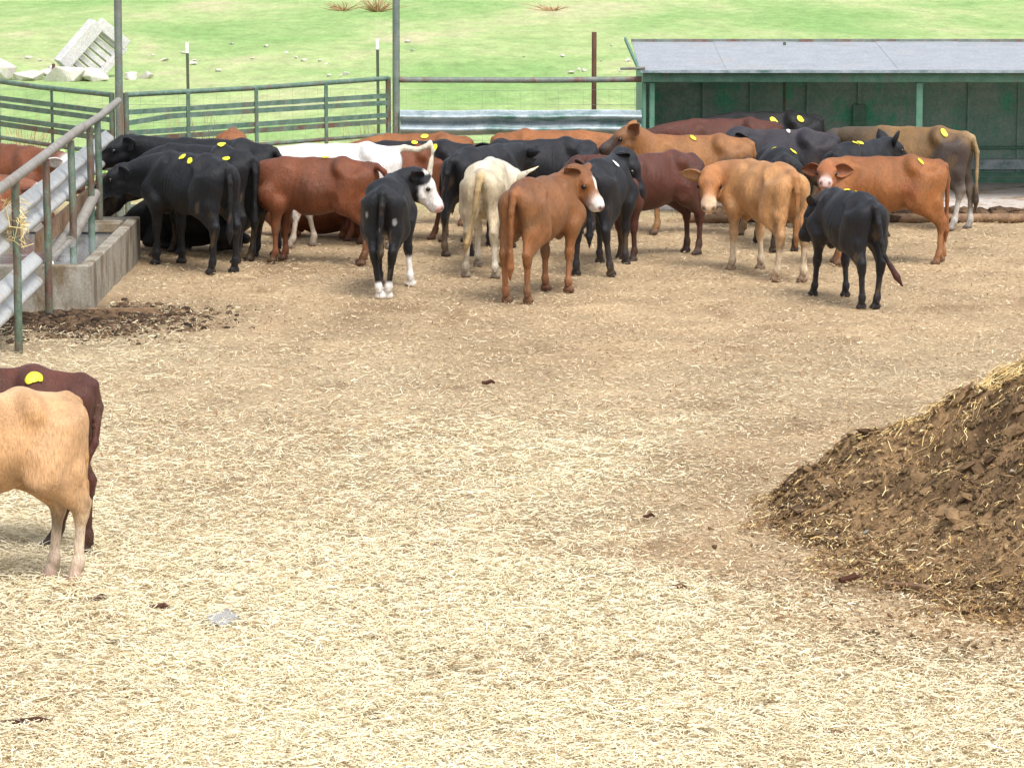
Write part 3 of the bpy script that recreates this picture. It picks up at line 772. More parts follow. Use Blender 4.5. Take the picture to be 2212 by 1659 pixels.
def build_rubble():
    y = gp(190, 163).y; sx = lambda u: xat(y, .3, u)
    ky = y / FPX
    r = empty('slatted_slab', (sx(190), y, 0)); tag(r, 'white slatted concrete slab tilted up on the rubble pile', 'concrete slab')
    # a slab of concrete slats leaning: local plane from low left to the peak, slats run down to the right
    pk, lf, rt, br = Vector((sx(208), y, zat(y, 52))), Vector((sx(135), y - .35, zat(y, 138))), Vector((sx(262), y + .35, zat(y, 104))), Vector((sx(196), y, zat(y, 172)))
    inv = Matrix.Translation((-sx(190), -y, 0))
    d1 = (rt - pk); d2 = (lf - pk); nrm = d1.cross(d2).normalized()
    if nrm.y > 0: nrm = -nrm
    for i in range(7):
        t = (i + .5) / 7
        a = pk + d2 * t; b = a + d1 * (1.0)
        mb = MB(); w = d2.length / 7 * .72
        mb.bar(a - nrm * .05, b - nrm * .05, .12, w, tuple(d2.normalized())); o = mb.build('slat', M['whitecon'], r, False, .008); o.matrix_parent_inverse = inv
    for k in (0.0, 1.0):
        mb = MB(); mb.bar(pk + d1 * k + nrm * .03, lf + d1 * k + nrm * .03, .22 if k == 0 else .14, .26 if k == 0 else .12, tuple(d1.normalized())); o = mb.build('edge_beam', M['whitecon'], r, False, .01); o.matrix_parent_inverse = inv
    mb = MB(); mb.bar(pk + nrm * .06 - d2 * .04, rt + nrm * .06 - d2 * .04, .2, .1, tuple(nrm)); o = mb.build('edge_beam', M['whitecon'], r, False, .01); o.matrix_parent_inverse = inv
    rr = [(112, 118, .17, .2, .17, 'grey concrete lump with a rusty strap beside the slatted slab', 0), (150, 150, .42, .35, .22, 'broad white boulder in front of the slatted slab', 1),
          (200, 152, .36, .3, .20, 'white boulder under the low end of the slatted slab', 2), (60, 150, .34, .3, .16, 'flat white rubble stone left of the big boulders', 3),
          (5, 140, .25, .3, .26, 'grey boulder at the left edge of the pasture', 4), (282, 146, .14, .2, .10, 'pale stone just right of the corner post', 5), (318, 146, .20, .2, .10, 'flat white stone, second right of the corner post', 6),
          (110, 160, .3, .25, .12, 'low white stone at the foot of the rubble pile', 7)]
    for u, v, a, b, c, lab, sd in rr:
        yy = y - .9 + .12 * sd if sd not in (0,) else y + .1
        o = blob('boulder', (xat(yy, .1, u), yy, c * .45 - .05), (a, b, c), M['stone'], None, sd + 3); tag(o, lab, 'boulder', 'rubble in the pasture')
        if sd == 0:
            mb = MB(); mb.box((0.06, -.17, .05), (.05, .04, .26)); mb.build('rusty_strap', M['rustpost'], o)
    pts = [(395,112),(415,135),(420,128),(432,128),(470,150),(500,92),(620,112),(640,122),(655,128),(690,130),(705,136),(710,160),(735,160),(745,157),(765,112),(890,106),(880,88),(1130,120),(1215,118),(1235,155),(1250,148),(1262,150),(1300,128),(1320,96),(1340,150),(1355,128),(545,124),(330,118),(355,128),(575,98),(60,122),(85,128)]
    for i, (u, v) in enumerate(pts):
        p = gp(u, v); s = random.uniform(.03, .07)
        o = blob('stone', (p.x, p.y, -.03 + s * .2), (s * 1.5, s, s * .6), M['stone'], None, 50 + i); tag(o, 'small pale stone lying in the green pasture', 'stone', 'small pale stones scattered in the pasture')
    for i, (u, v, n, hh, lab) in enumerate(((742, 20, 40, .22, 'smallest clump of dry brown weeds high in the pasture'), (815, 22, 70, .34, 'largest clump of dry brown weeds high in the pasture'), (1195, 20, 30, .18, 'thin clump of dry brown weeds near the top centre'))):
        p = gp(u, v); mb = MB()
        for k in range(n):
            q = p + Vector((random.uniform(-.03, .03), random.uniform(-.03, .03), -.06))
            t = q + Vector((random.gauss(0, .30), random.gauss(0, .25), hh * random.uniform(.3, 1.2)))
            mb.tube([q, q.lerp(t, .5) + Vector((random.gauss(0, .03), 0, 0)), t], [.012, .01, .005], 4)
        tag(mb.build('dry_weed', M['dryweed']), lab, 'weeds', 'dry weeds in the pasture')
    for i, (u, v, lab) in enumerate(((440, 285, 'dry twiggy weeds seen through the gate by the corner'), (800, 282, 'dry weeds beside the gate post at the guardrail'), (60, 285, 'dry weeds behind the left gate'))):
        yy = 41.4; x = xat(yy, .4, u); mb = MB()
        for k in range(70):
            q = Vector((x + random.uniform(-.012, .012), yy + random.uniform(-.012, .012), -.065)); t = q + Vector((random.gauss(0, .3), random.gauss(0, .1), random.uniform(.3, .95)))
            mb.tube([q, q.lerp(t, .5) + Vector((random.gauss(0, .05), 0, 0)), t], [.006, .005, .002], 3)
        tag(mb.build('dry_weed', M['dryweed']), lab, 'weeds', 'dry weeds along the wire fence')
build_rubble()

# ------------------------------------------------------------ litter on the straw
def build_litter():
    def stick(u, v, L, ang, r, mat, lab, cat='stick', bend=.1):
        p = gp(u, v); d = Vector((math.cos(ang), math.sin(ang), 0)) * L / 2; nrm = Vector((-d.y, d.x, 0)) * bend
        z = float(gz(p.x, p.y) + mound(np.array(p.x), np.array(p.y))) + .03
        b = Vector((p.x, p.y, z)); mb = MB()
        mb.tube([b - d, b - d * .3 + nrm, b + d * .4 + nrm * .7 + Vector((0, 0, .012)), b + d], [r * .7, r, r * .9, r * .5], 7)
        tag(mb.build('stick' if cat == 'stick' else 'clod', mat, None, True), lab, cat)
    stick(1055, 835, .10, .05, .016, M['darkwood'], 'dark clod lying alone in the middle of the straw', 'clod')
    stick(818, 1396, .10, -.6, .010, M['wood'], 'short brown stick lying in the straw, lower left of centre')
    stick(1462, 1283, .11, .0, .014, M['darkwood'], 'dark wood chip in the straw left of the heap', 'wood chip')
    stick(1402, 1127, .07, .1, .012, M['darkwood'], 'small dark clod on the straw left of the heap', 'clod')
    stick(1965, 1288, .36, -.75, .017, M['wood'], 'long curved branch at the foot of the manure heap', bend=.2)
    stick(1840, 1600, .26, .25, .009, M['wood'], 'thin stick lying near the bottom right corner')
    stick(1838, 1268, .14, .4, .02, M['darkwood'], 'dark bark piece at the near foot of the heap', 'bark')
    stick(215, 1305, .09, .4, .016, M['darkwood'], 'brown dung lump in the straw below the tan calf', 'dung')
    stick(345, 1325, .11, .1, .018, M['darkwood'], 'dark dung lump in the straw left of the pale puddle', 'dung')
    stick(1305, 1350, .13, .0, .010, M['wood'], 'thin brown twig left of the heap')
    stick(60, 1575, .25, .1, .02, M['darkwood'], 'brown dung streak in the straw at the bottom left', 'dung')
    p = gp(480, 1350); mb = MB(); n = 20
    vs = [(p.x + math.cos(i * 2 * math.pi / n) * .07 * (1 + random.uniform(-.25, .25)), p.y + math.sin(i * 2 * math.pi / n) * .17 * (1 + random.uniform(-.25, .25)), float(gz(p.x, p.y)) + .046) for i in range(n)]
    vs += [(x, y, z - .05) for x, y, z in vs]
    mb.add(vs, [tuple(range(n))] + [(i, i + n, (i + 1) % n + n, (i + 1) % n) for i in range(n)])
    tag(mb.build('puddle', M['puddle']), 'small pale puddle in the straw at lower left', 'puddle')
    # a wisp of hay hanging on the side fence at the left edge
    N = 260; y = 27.3 + rng.normal(0, .10, N); x = np.array([FX(q) for q in y]) + .03 - np.abs(rng.normal(0, .07, N)); z = 1.02 + rng.normal(0, .09, N)
    V, F, C = ribbons(np.stack([x, y, z], -1), rng.random(N) * 6.28, .10 + .12 * rng.random(N), np.full(N, .006), rng.normal(0, .8, N), rng.normal(0, .02, N), lin(226, 206, 150) * (.8 + .4 * rng.random((N, 1))), rng.normal(0, .8, N))
    tag(link('hay_wisp', mesh_np('hay_wisp', V, F, C, False), M['straw']), 'wisp of hay caught on the fence post at the left edge', 'hay')
build_litter()


# ------------------------------------------------------------ cattle: one smooth body grown from bones and muscles
def seg_d(P, A, B, ra, rb, side=None, k=1.0):
    Q = P - A
    if side is not None:
        Q = Q + ((Q @ side) * (1.0 / k - 1.0))[..., None] * side
        AB = B - A; AB = AB + (AB @ side) * (1.0 / k - 1.0) * side
    else:
        AB = B - A
    L2 = float(AB @ AB)
    if L2 < 1e-9:
        return (np.sqrt((Q * Q).sum(-1)) - ra) * (k if k < 1 else 1.0)
    h = np.clip((Q @ AB) / L2, 0, 1)
    D = Q - h[..., None] * AB
    return (np.sqrt((D * D).sum(-1)) - (ra + (rb - ra) * h)) * (k if k < 1 else 1.0)

def surface_nets(D, org, vox):
    ins = D < 0
    nx, ny, nz = D.shape
    c8 = [ins[i:nx - 1 + i, j:ny - 1 + j, k:nz - 1 + k] for i in (0, 1) for j in (0, 1) for k in (0, 1)]
    cnt = sum(c.astype(np.int8) for c in c8)
    mix = (cnt > 0) & (cnt < 8)
    ii = np.argwhere(mix)
    vid = np.full(mix.shape, -1, np.int32); vid[mix] = np.arange(len(ii))
    acc = np.zeros((len(ii), 3)); num = np.zeros(len(ii))
    offs = [(0,0,0),(1,0,0),(0,1,0),(0,0,1),(1,1,0),(1,0,1),(0,1,1),(1,1,1)]
    val = {o: D[ii[:, 0] + o[0], ii[:, 1] + o[1], ii[:, 2] + o[2]] for o in offs}
    for a in offs:
        for ax in range(3):
            if a[ax]: continue
            b = list(a); b[ax] = 1; b = tuple(b)
            va, vb = val[a], val[b]; m = (va < 0) != (vb < 0)
            t = np.where(m, va / np.where(m, va - vb, 1), 0)
            p = np.array(a, float)[None].repeat(len(ii), 0); p[:, ax] = t
            acc[m] += p[m]; num[m] += 1
    V = (ii + acc / num[:, None]) * vox + org
    Fs = []
    for ax in range(3):
        sl0 = [slice(None)] * 3; sl1 = [slice(None)] * 3
        sl0[ax] = slice(0, -1); sl1[ax] = slice(1, None)
        a, b = ins[tuple(sl0)], ins[tuple(sl1)]
        e = np.argwhere(a != b)
        o1, o2 = [q for q in range(3) if q != ax]
        e = e[(e[:, o1] > 0) & (e[:, o2] > 0) & (e[:, o1] < D.shape[o1] - 1) & (e[:, o2] < D.shape[o2] - 1)]
        fl = a[e[:, 0], e[:, 1], e[:, 2]]
        def cid(d1, d2):
            q = e.copy(); q[:, o1] -= d1; q[:, o2] -= d2
            return vid[q[:, 0], q[:, 1], q[:, 2]]
        q = np.stack([cid(1, 1), cid(0, 1), cid(0, 0), cid(1, 0)], -1)
        flip = ~fl if ax != 1 else fl
        q[flip] = q[flip][:, ::-1]
        Fs.append(q)
    return V, np.concatenate(Fs)

A3 = lambda *p: np.array(p, float)
SIDE = A3(0, 1, 0)

def bez(pts, n):
    pts = [np.array(p, float) for p in pts]; out = []
    for i in range(n + 1):
        t = i / n; q = pts
        while len(q) > 1: q = [a * (1 - t) + b * t for a, b in zip(q[:-1], q[1:])]
        out.append(q[0])
    return out

def cow_prims(poll, yaw, pitch, feet, tail, lying=False, belly=0.0, headk=1.0, switch=True, roll=0.0):
    P = []          # (A, B, ra, rb, side, k, blend, part)
    def add(A, B, ra, rb, side=None, k=1.0, bl=0.04, part='coat'):
        P.append((np.array(A, float), np.array(B, float), ra, rb, side, k, bl, part))
    dz = -0.43 if lying else 0.0
    T = lambda x, y, z: (x, y, z + dz)
    # trunk
    add(T(-.34, 0, .735), T(-.02, 0, .722 - belly * .5), .200, .236 + belly, SIDE, .76, .05, 'trunk')
    add(T(-.02, 0, .722 - belly * .5), T(.32, 0, .73), .236 + belly, .206, SIDE, .73, .05, 'trunk')
    add(T(.30, 0, .70), T(.46, 0, .63), .205, .125, SIDE, .74, .06, 'chest')
    add(T(.44, 0, .56), T(.36, 0, .50), .085, .07, SIDE, .7, .05, 'chest')
    add(T(-.54, 0, .915), T(-.28, 0, .945), .042, .048, None, 1, .05, 'back')
    add(T(-.28, 0, .945), T(.02, 0, .925), .048, .05, None, 1, .05, 'back')
    add(T(.02, 0, .925), T(.30, 0, .945), .05, .048, None, 1, .05, 'back')
    add(T(-.20, 0, .55), T(.10, 0, .505 - belly * .7), .04, .05, None, 1, .06, 'belly')
    for s in (-1, 1):
        add(T(-.29, s * .06, .93), T(-.30, s * .128, .888), .045, .046, None, 1, .09, 'rump')
        add(T(-.29, s * .10, .895), T(-.55, s * .068, .862), .058, .052, None, 1, .06, 'rump')
        add(T(-.56, s * .07, .86), T(-.56, s * .07, .83), .035, .035, None, 1, .04, 'rump')
        add(T(.25, s * .095, .87), T(.41, s * .15, .64), .075, .085, SIDE, .66, .028, 'shoulder')
    # legs
    for i, (fx, fy) in enumerate(feet):
        s = 1 if i % 2 == 0 else -1
        if lying:
            if i < 2:
                add(T(.34, s * .14, .60), (.46, s * .18, .10), .09, .06, None, 1, .05, 'leg')
                add((.46, s * .18, .09), (.25, s * .20, .05), .05, .035, None, 1, .03, 'shank')
            else:
                add(T(-.42, s * .13, .74), (-.24, s * .24, .16), .15, .11, None, 1, .05, 'thigh')
                add((-.24, s * .24, .14), (-.46, s * .26, .08), .085, .05, None, 1, .04, 'leg')
                add((-.46, s * .26, .07), (-.20, s * .30, .04), .04, .03, None, 1, .03, 'shank')
            continue
        if i < 2:      # fore leg
            J = lambda x, y, z: (x + fx * max(0, (.62 - z) / .62), y + fy * max(0, (.62 - z) / .62), z)
            y = s * .115
            add((.41, s * .14, .65), (.33, s * .13, .56), .095, .095, SIDE, .75, .035, 'shoulder')
            add((.33, s * .13, .57), J(.335, y, .335), .072, .037, SIDE, .85, .04, 'leg')
            add(J(.338, y, .34), J(.34, y, .30), .043, .037, None, 1, .02, 'knee')
            add(J(.34, y, .30), J(.335, y, .12), .027, .024, None, 1, .02, 'shank')
            add(J(.335, y, .105), J(.337, y, .09), .034, .032, None, 1, .015, 'shank')
            add(J(.338, y, .09), J(.36, y, .045), .029, .031, None, 1, .015, 'pastern')
            for q in (-1, 1): add(J(.352, y + q * .017, .022), J(.395, y + q * .019, .012), .031, .021, None, 1, .008, 'hoof')
            add(J(.315, y, .065), J(.312, y, .06), .013, .012, None, 1, .008, 'hoof')
        else:
            J = lambda x, y, z: (x + fx * max(0, (.60 - z) / .60), y + fy * max(0, (.60 - z) / .60), z)
            y = s * .105
            add((-.43, s * .10, .79), (-.33, s * .135, .60), .15, .12, SIDE, .68, .03, 'thigh')
            add((-.535, s * .075, .80), (-.50, s * .10, .58), .076, .076, SIDE, .82, .05, 'thigh')
            add((-.50, s * .10, .58), J(-.575, y, .41), .062, .031, None, 1, .04, 'thigh')
            add((-.35, s * .135, .57), J(-.54, y, .385), .080, .039, SIDE, .8, .045, 'thigh')
            add(J(-.578, y, .405), J(-.565, y, .35), .032, .033, None, 1, .02, 'hock')
            add(J(-.545, y, .39), J(-.55, y, .33), .039, .034, None, 1, .02, 'hock')
            add(J(-.552, y, .33), J(-.535, y, .13), .029, .025, None, 1, .02, 'shank')
            add(J(-.533, y, .11), J(-.53, y, .095), .035, .033, None, 1, .015, 'shank')
            add(J(-.53, y, .09), J(-.507, y, .045), .030, .031, None, 1, .015, 'pastern')
            for q in (-1, 1): add(J(-.512, y + q * .017, .022), J(-.470, y + q * .019, .012), .031, .021, None, 1, .008, 'hoof')
            add(J(-.553, y, .065), J(-.557, y, .06), .013, .012, None, 1, .008, 'hoof')
    # neck
    poll = np.array(poll, float); poll[2] += dz
    cy, sy, cp, sp = math.cos(yaw), math.sin(yaw), math.cos(pitch), math.sin(pitch)
    f = A3(cp * cy, cp * sy, sp); l = A3(-sy, cy, 0); u = np.cross(f, l)
    if roll:
        l, u = l * math.cos(roll) + u * math.sin(roll), u * math.cos(roll) - l * math.sin(roll)
    H = headk
    O = lambda a, b, c=0.0: poll + f * a * H + u * b * H + l * c * H
    b0 = A3(.30, 0, .80 + dz)
    back = O(-.02, -.07)
    mid = b0 * .5 + back * .5 + A3(.05, 0, .02); mid[1] = back[1] * .30
    ch = bez([b0, A3(.46, back[1] * .12, .83 + dz), mid + (back - b0) * .12, back], 5)
    nd_ = back - b0; nd_ = nd_ / np.linalg.norm(nd_); ns = np.cross(A3(0, 0, 1), nd_); ns /= max(np.linalg.norm(ns), 1e-3)
    rad = [.155, .138, .120, .104, .093, .086]
    for i in range(5):
        add(ch[i], ch[i + 1], rad[i], rad[i + 1], ns, .66, .05, 'neck')
    th = bez([A3(.43, 0, .62 + dz), A3(.52, back[1] * .2, .66 + dz), O(.05, -.17)], 4)
    for i in range(4):
        add(th[i], th[i + 1], .098 - .013 * i, .098 - .013 * (i + 1), ns, .6, .05, 'neck')
    # head
    add(O(.02, -.055), O(.10, -.06), .080 * H, .084 * H, l, 1.08, .03, 'head')
    add(O(.10, -.065), O(.255, -.105), .080 * H, .057 * H, l, .90, .03, 'face')
    add(O(.05, -.145), O(.13, -.160), .058 * H, .056 * H, l, 1.12, .03, 'head')
    add(O(.13, -.160), O(.265, -.150), .052 * H, .040 * H, l, .9, .025, 'head')
    add(O(.275, -.108), O(.305, -.117), .060 * H, .054 * H, l, 1.12, .018, 'muzzle')
    add(O(.275, -.162), O(.292, -.162), .038 * H, .035 * H, l, 1.1, .014, 'chin')
    for s in (-1, 1):
        add(O(.085, -.030, s * .058), O(.125, -.036, s * .062), .030 * H, .026 * H, None, 1, .018, 'head')
        add(O(.07, -.135, s * .045), O(.14, -.14, s * .04), .045 * H, .038 * H, None, 1, .025, 'head')
        add(O(.292, -.092, s * .034), O(.312, -.104, s * .034), .025 * H, .021 * H, None, 1, .010, 'muzzle')
    add(O(0, -.005), O(.04, -.004), .045 * H, .05 * H, l, 1.2, .025, 'poll')
    # tail
    tp = [np.array(t, float) + A3(0, 0, dz) for t in tail]
    if lying:
        for t in tp: t[2] = max(t[2], .03)
    n = len(tp)
    for i in range(n - 1):
        r0 = .034 - .018 * i / (n - 1); r1 = .034 - .018 * (i + 1) / (n - 1)
        add(tp[i], tp[i + 1], max(r0, .017), max(r1, .017), None, 1, .015 if i else .04, 'tail')
    if switch:
        d = tp[-1] - tp[-2]; d /= np.linalg.norm(d)
        add(tp[-1] - d * .03, tp[-1] + d * .10, .024, .030, None, 1, .015, 'switch')
        add(tp[-1] + d * .10, tp[-1] + d * .20, .030, .010, None, 1, .015, 'switch')
    return P, (poll, f, l, u, H)

def ear_mesh(base, out, fwd, up, Ln, Wd, c_out, c_in):
    """cupped leaf-shaped ear with thickness; 'fwd' is the way the hollow faces"""
    nt, ns = 9, 7; V, C = [], []
    w0 = np.cross(out, fwd); w0 /= np.linalg.norm(w0)
    for layer in (0, 1):
        for i in range(nt):
            t = i / (nt - 1)
            w = Wd * (math.sin(math.pi * min(1, .16 + .84 * t ** .9)) ** .8 if t < .999 else .06)
            w = max(w, Wd * .30 if t < .3 else .004)
            for j in range(ns):
                s = -1 + 2 * j / (ns - 1)
                cup = -(1 - s * s) * w * .75 * (1 - .35 * t)
                p = base + out * (Ln * t) + w0 * (w * s) + fwd * (cup + (0.010 if layer == 0 else -0.004) - .10 * Ln * t * t) 
                V.append(p); C.append(c_in if layer == 0 and abs(s) < .8 else c_out)
    F = []
    N = nt * ns
    for i in range(nt - 1):
        for j in range(ns - 1):
            a = i * ns + j
            F.append((a, a + 1, a + ns + 1, a + ns)); F.append((N + a, N + a + ns, N + a + ns + 1, N + a + 1))
        for j in (0, ns - 1):
            a = i * ns + j; F.append((a, a + ns, N + a + ns, N + a))
    for i in (0, nt - 1):
        for j in range(ns - 1):
            a = i * ns + j; F.append((a, a + 1, N + a + 1, N + a))
    return np.array(V), np.array(F), np.array(C)

EYE_ME = None
def eye_mesh():
    global EYE_ME
    if EYE_ME is None:
        bm = bmesh.new(); bmesh.ops.create_uvsphere(bm, u_segments=12, v_segments=8, radius=1.0)
        EYE_ME = bpy.data.meshes.new('eye'); bm.to_mesh(EYE_ME); bm.free()
        EYE_ME.polygons.foreach_set('use_smooth', np.ones(len(EYE_ME.polygons), bool)); EYE_ME.materials.append(M['eye'])
    return EYE_ME

TAIL0 = [(-.545, 0, .925), (-.605, 0, .90), (-.635, 0, .78), (-.635, .0, .62), (-.63, .0, .46)]
def cow(label, u, v, heading, hip, cols, poll=(.80, 0, 1.0), yaw=0, pitch=-30, feet=((0, 0),) * 4, tail=None, tags=(), eartag=None,
        paint=(), vox=0.017, lying=False, belly=0.0, headk=1.0, horn=False, anchor='hind', ear=(12, 0), name='cow', earlen=.18, switch=True, roll=0.0, cat='cow', eyes=True, px=None, muck=1.0):
    if px:                       # head (poll) seen at pixel px[0:2], in the plane local x (or y) = px[3]
        a_ = R(heading); g_ = gp(u, v); ox_ = -.53 if anchor == 'hind' else (.35 if anchor == 'fore' else 0)
        L0 = Vector((g_.x - math.cos(a_) * ox_ * hip, g_.y - math.sin(a_) * ox_ * hip, 0)); q0, q1 = gp(px[0], px[1], 0.0), Vector((0, 0, HCAM))
        lc = lambda w: Matrix.Rotation(-a_, 3, 'Z') @ (w - L0) / hip
        e0, e1 = lc(q0), lc(q1); i_ = 0 if px[2] == 'x' else 1; t_ = (px[3] - e0[i_]) / (e1[i_] - e0[i_])
        poll = tuple(e0 + (e1 - e0) * t_)
    P, (pl, f, l, uu, H) = cow_prims(poll, R(yaw), R(pitch), feet, tail or TAIL0, lying, belly, headk, switch, R(roll))
    lo = np.min([np.minimum(p[0] - p[2] * max(1, p[5]), p[1] - p[3] * max(1, p[5])) for p in P], 0) - 3 * vox
    hi = np.max([np.maximum(p[0] + p[2] * max(1, p[5]), p[1] + p[3] * max(1, p[5])) for p in P], 0) + 3 * vox
    lo[2] = max(lo[2], -3 * vox)
    n = np.ceil((hi - lo) / vox).astype(int) + 1
    D = np.full(n, 0.3)
    ax = [lo[i] + np.arange(n[i]) * vox for i in range(3)]
    for (A, B, ra, rb, sd, k, bl, part) in P:
        m = bl + 3 * vox; kk = max(1, k)
        a = np.maximum(np.floor((np.minimum(A - ra * kk, B - rb * kk) - m - lo) / vox).astype(int), 0)
        b = np.minimum(np.ceil((np.maximum(A + ra * kk, B + rb * kk) + m - lo) / vox).astype(int) + 1, n)
        g = np.stack(np.meshgrid(ax[0][a[0]:b[0]], ax[1][a[1]:b[1]], ax[2][a[2]:b[2]], indexing='ij'), -1)
        d = seg_d(g, A, B, ra, rb, sd, k)
        s = (slice(a[0], b[0]), slice(a[1], b[1]), slice(a[2], b[2]))
        o = D[s]; h = np.maximum(bl - np.abs(o - d), 0) / bl
        D[s] = np.minimum(o, d) - h * h * bl * .25
    # hollows: flank before the hip bone, beside the tail head, behind the shoulder; and a hint of ribs
    dzl = -.43 if lying else 0
    def carve(A, r, k=.05):
        nonlocal D
        A = A3(*A); a = np.maximum(np.floor((A - r - k - lo) / vox).astype(int), 0); b = np.minimum(np.ceil((A + r + k - lo) / vox).astype(int) + 1, n)
        if (b <= a).any(): return
        g = np.stack(np.meshgrid(ax[0][a[0]:b[0]], ax[1][a[1]:b[1]], ax[2][a[2]:b[2]], indexing='ij'), -1)
        d = -(np.sqrt(((g - A) ** 2).sum(-1)) - r); s = (slice(a[0], b[0]), slice(a[1], b[1]), slice(a[2], b[2]))
        o = D[s]; h = np.maximum(k - np.abs(o - d), 0) / k; D[s] = np.maximum(o, d) + h * h * k * .25
    for s_ in (-1, 1):
        carve((-.15, s_ * .31, .875 + dzl), .125, .15)
        carve((-.43, s_ * .185, .955 + dzl), .095, .05)
        carve((-.215, s_ * .245, .60 + dzl), .085, .05)
        carve((.225, s_ * .245, .66 + dzl), .070, .05)
    gx = ax[0][:, None, None]; gzz = ax[2][None, None, :] - dzl
    win = np.clip((gx + .14) / .08, 0, 1) * np.clip((.24 - gx) / .08, 0, 1) * np.clip((gzz - .50) / .08, 0, 1) * np.clip((.90 - gzz) / .08, 0, 1)
    D = D + .0028 * win * np.cos(2 * math.pi * (gx + .22 * gzz) / .062)
    D = np.maximum(D, -(ax[2] + 0.004)[None, None, :])
    V, F = surface_nets(D, lo, vox)
    # colour of the coat by body region
    coat = np.array(cols['coat'])
    num = np.zeros((len(V), 3)); den = np.zeros(len(V))
    for (A, B, ra, rb, sd, k, bl, part) in P:
        d = seg_d(V, A, B, ra, rb, sd, k)
        w = np.exp(-np.clip(d, -.02, 1) / .016)
        c = cols.get(part, cols.get({'face': 'head', 'poll': 'head', 'chin': 'muzzle', 'pastern': 'shank', 'knee': 'leg', 'hock': 'leg', 'switch': 'tail'}.get(part, 'coat'), coat))
        num += w[:, None] * np.array(c); den += w
    C = num / den[:, None]
    hn = lambda o: (fbm(V[:, 0] * 1.0 + V[:, 1] * .7, V[:, 2] + V[:, 1] * .5, 9, 3, o) - .5)
    Oh = lambda a, b, c=0.0: pl + f * a * H + uu * b * H + l * c * H
    for q in paint:
        if q[0] == 'head':  c0, r_, col, soft = Oh(*q[1]), q[2], q[3], q[4]
        else:               c0, r_, col, soft = A3(*q[1]), q[2], q[3], q[4]
        rr = np.array(r_ if isinstance(r_, (tuple, list)) else (r_, r_, r_))
        if q[0] == 'head':
            dv = V - c0; dd = np.sqrt(((dv @ f) / rr[0]) ** 2 + ((dv @ l) / rr[1]) ** 2 + ((dv @ uu) / rr[2]) ** 2)
        else:
            dd = np.sqrt((((V - c0) / rr) ** 2).sum(-1))
        w = np.clip((1 - dd - hn(3) * .35) / soft + .5, 0, 1)[:, None]
        C = C * (1 - w) + np.array(col) * w
    if eyes:
        nos = cols.get('nostril', lin(40, 26, 24))
        for s in (-1, 1):
            dd = np.sqrt(((V - Oh(.128, -.062, s * .079)) ** 2).sum(-1)) / (.030 * H); w = (np.clip(1.4 - dd, 0, 1) * .55)[:, None]; C = C * (1 - w) + C * .25 * w
            for c0, r_ in ((Oh(.335, -.106, s * .034), .013 * H),):
                dd = np.sqrt(((V - c0) ** 2).sum(-1)) / (r_ * 1.25); w = np.clip(1.6 - dd, 0, 1)[:, None]; C = C * (1 - w) + np.array(nos) * w
    # dried muck on the hindquarters, belly and lower legs, in ragged patches
    sx, sz = V[:, 0], V[:, 2] - dzl; sd_ = sum(map(ord, label)) % 50
    nz1 = fbm(V[:, 0] * 1.0 + V[:, 1] * 1.7 + sd_, V[:, 2] * .8 + V[:, 1], 7, 4, sd_)
    reg = np.clip((-.30 - sx) / .15, 0, 1) * np.clip((.85 - sz) / .2, 0, 1) * .9 + np.clip((.56 - sz) / .15, 0, 1) * .8
    w = np.clip((nz1 - (.70 - .14 * muck)) * 9, 0, 1) * np.clip(reg, 0, 1) * (sz > .02)
    C = C * (1 - .55 * w[:, None]) + lin(104, 84, 60) * (.55 * w[:, None])
    nz2 = fbm(V[:, 0] * 1.3 + sd_, V[:, 1] * 1.3 + V[:, 2] * .9, 4, 3, sd_ + 5)[:, None]
    C = C * (.74 + .52 * nz2)
    # ears are grown into the same mesh
    ce, ci = np.array(cols.get('ear', cols.get('head', coat))), np.array(cols.get('ear_in', np.array(cols.get('head', coat)) * .8 + lin(150, 110, 96) * .12))
    for s in (-1, 1):
        d_ = R(ear[0]); e_ = R(ear[1])
        out = l * s * .86 * math.cos(d_) - uu * (math.sin(d_) - .08) - f * (.34 + math.sin(e_))
        out /= np.linalg.norm(out)
        fw = f * .70 - uu * .12 + l * s * .62; fw = fw - out * (fw @ out); fw /= np.linalg.norm(fw)
        ev, ef, ec = ear_mesh(Oh(.015, -.045, s * .068), out, fw, uu, earlen * H, .066 * H, ce, ci)
        F = np.concatenate([F, ef + len(V)]); V = np.concatenate([V, ev]); C = np.concatenate([C, ec])
    # place
    a = R(heading); ca, sa = math.cos(a), math.sin(a)
    g = gp(u, v); ox = -.53 if anchor == 'hind' else (.35 if anchor == 'fore' else 0)
    loc = Vector((g.x - ca * ox * hip, g.y - sa * ox * hip, float(gz(g.x, g.y)) + .004))
    root = empty(name, loc, a); tag(root, label, cat, 'cattle in the pen')
    me = mesh_np('body', V * hip, F, C)
    link('body', me, M['fur'], root)
    bv = BVHTree.FromPolygons([tuple(p) for p in V[::1]], [tuple(q) for q in F.tolist()]) if (tags or eartag) else None
    if eyes:
        for s in (-1, 1):
            e = link('eye', eye_mesh(), None, root); q = Oh(.128, -.062, s * .079) * hip
            e.location = q; e.scale = (.022 * hip * H,) * 3
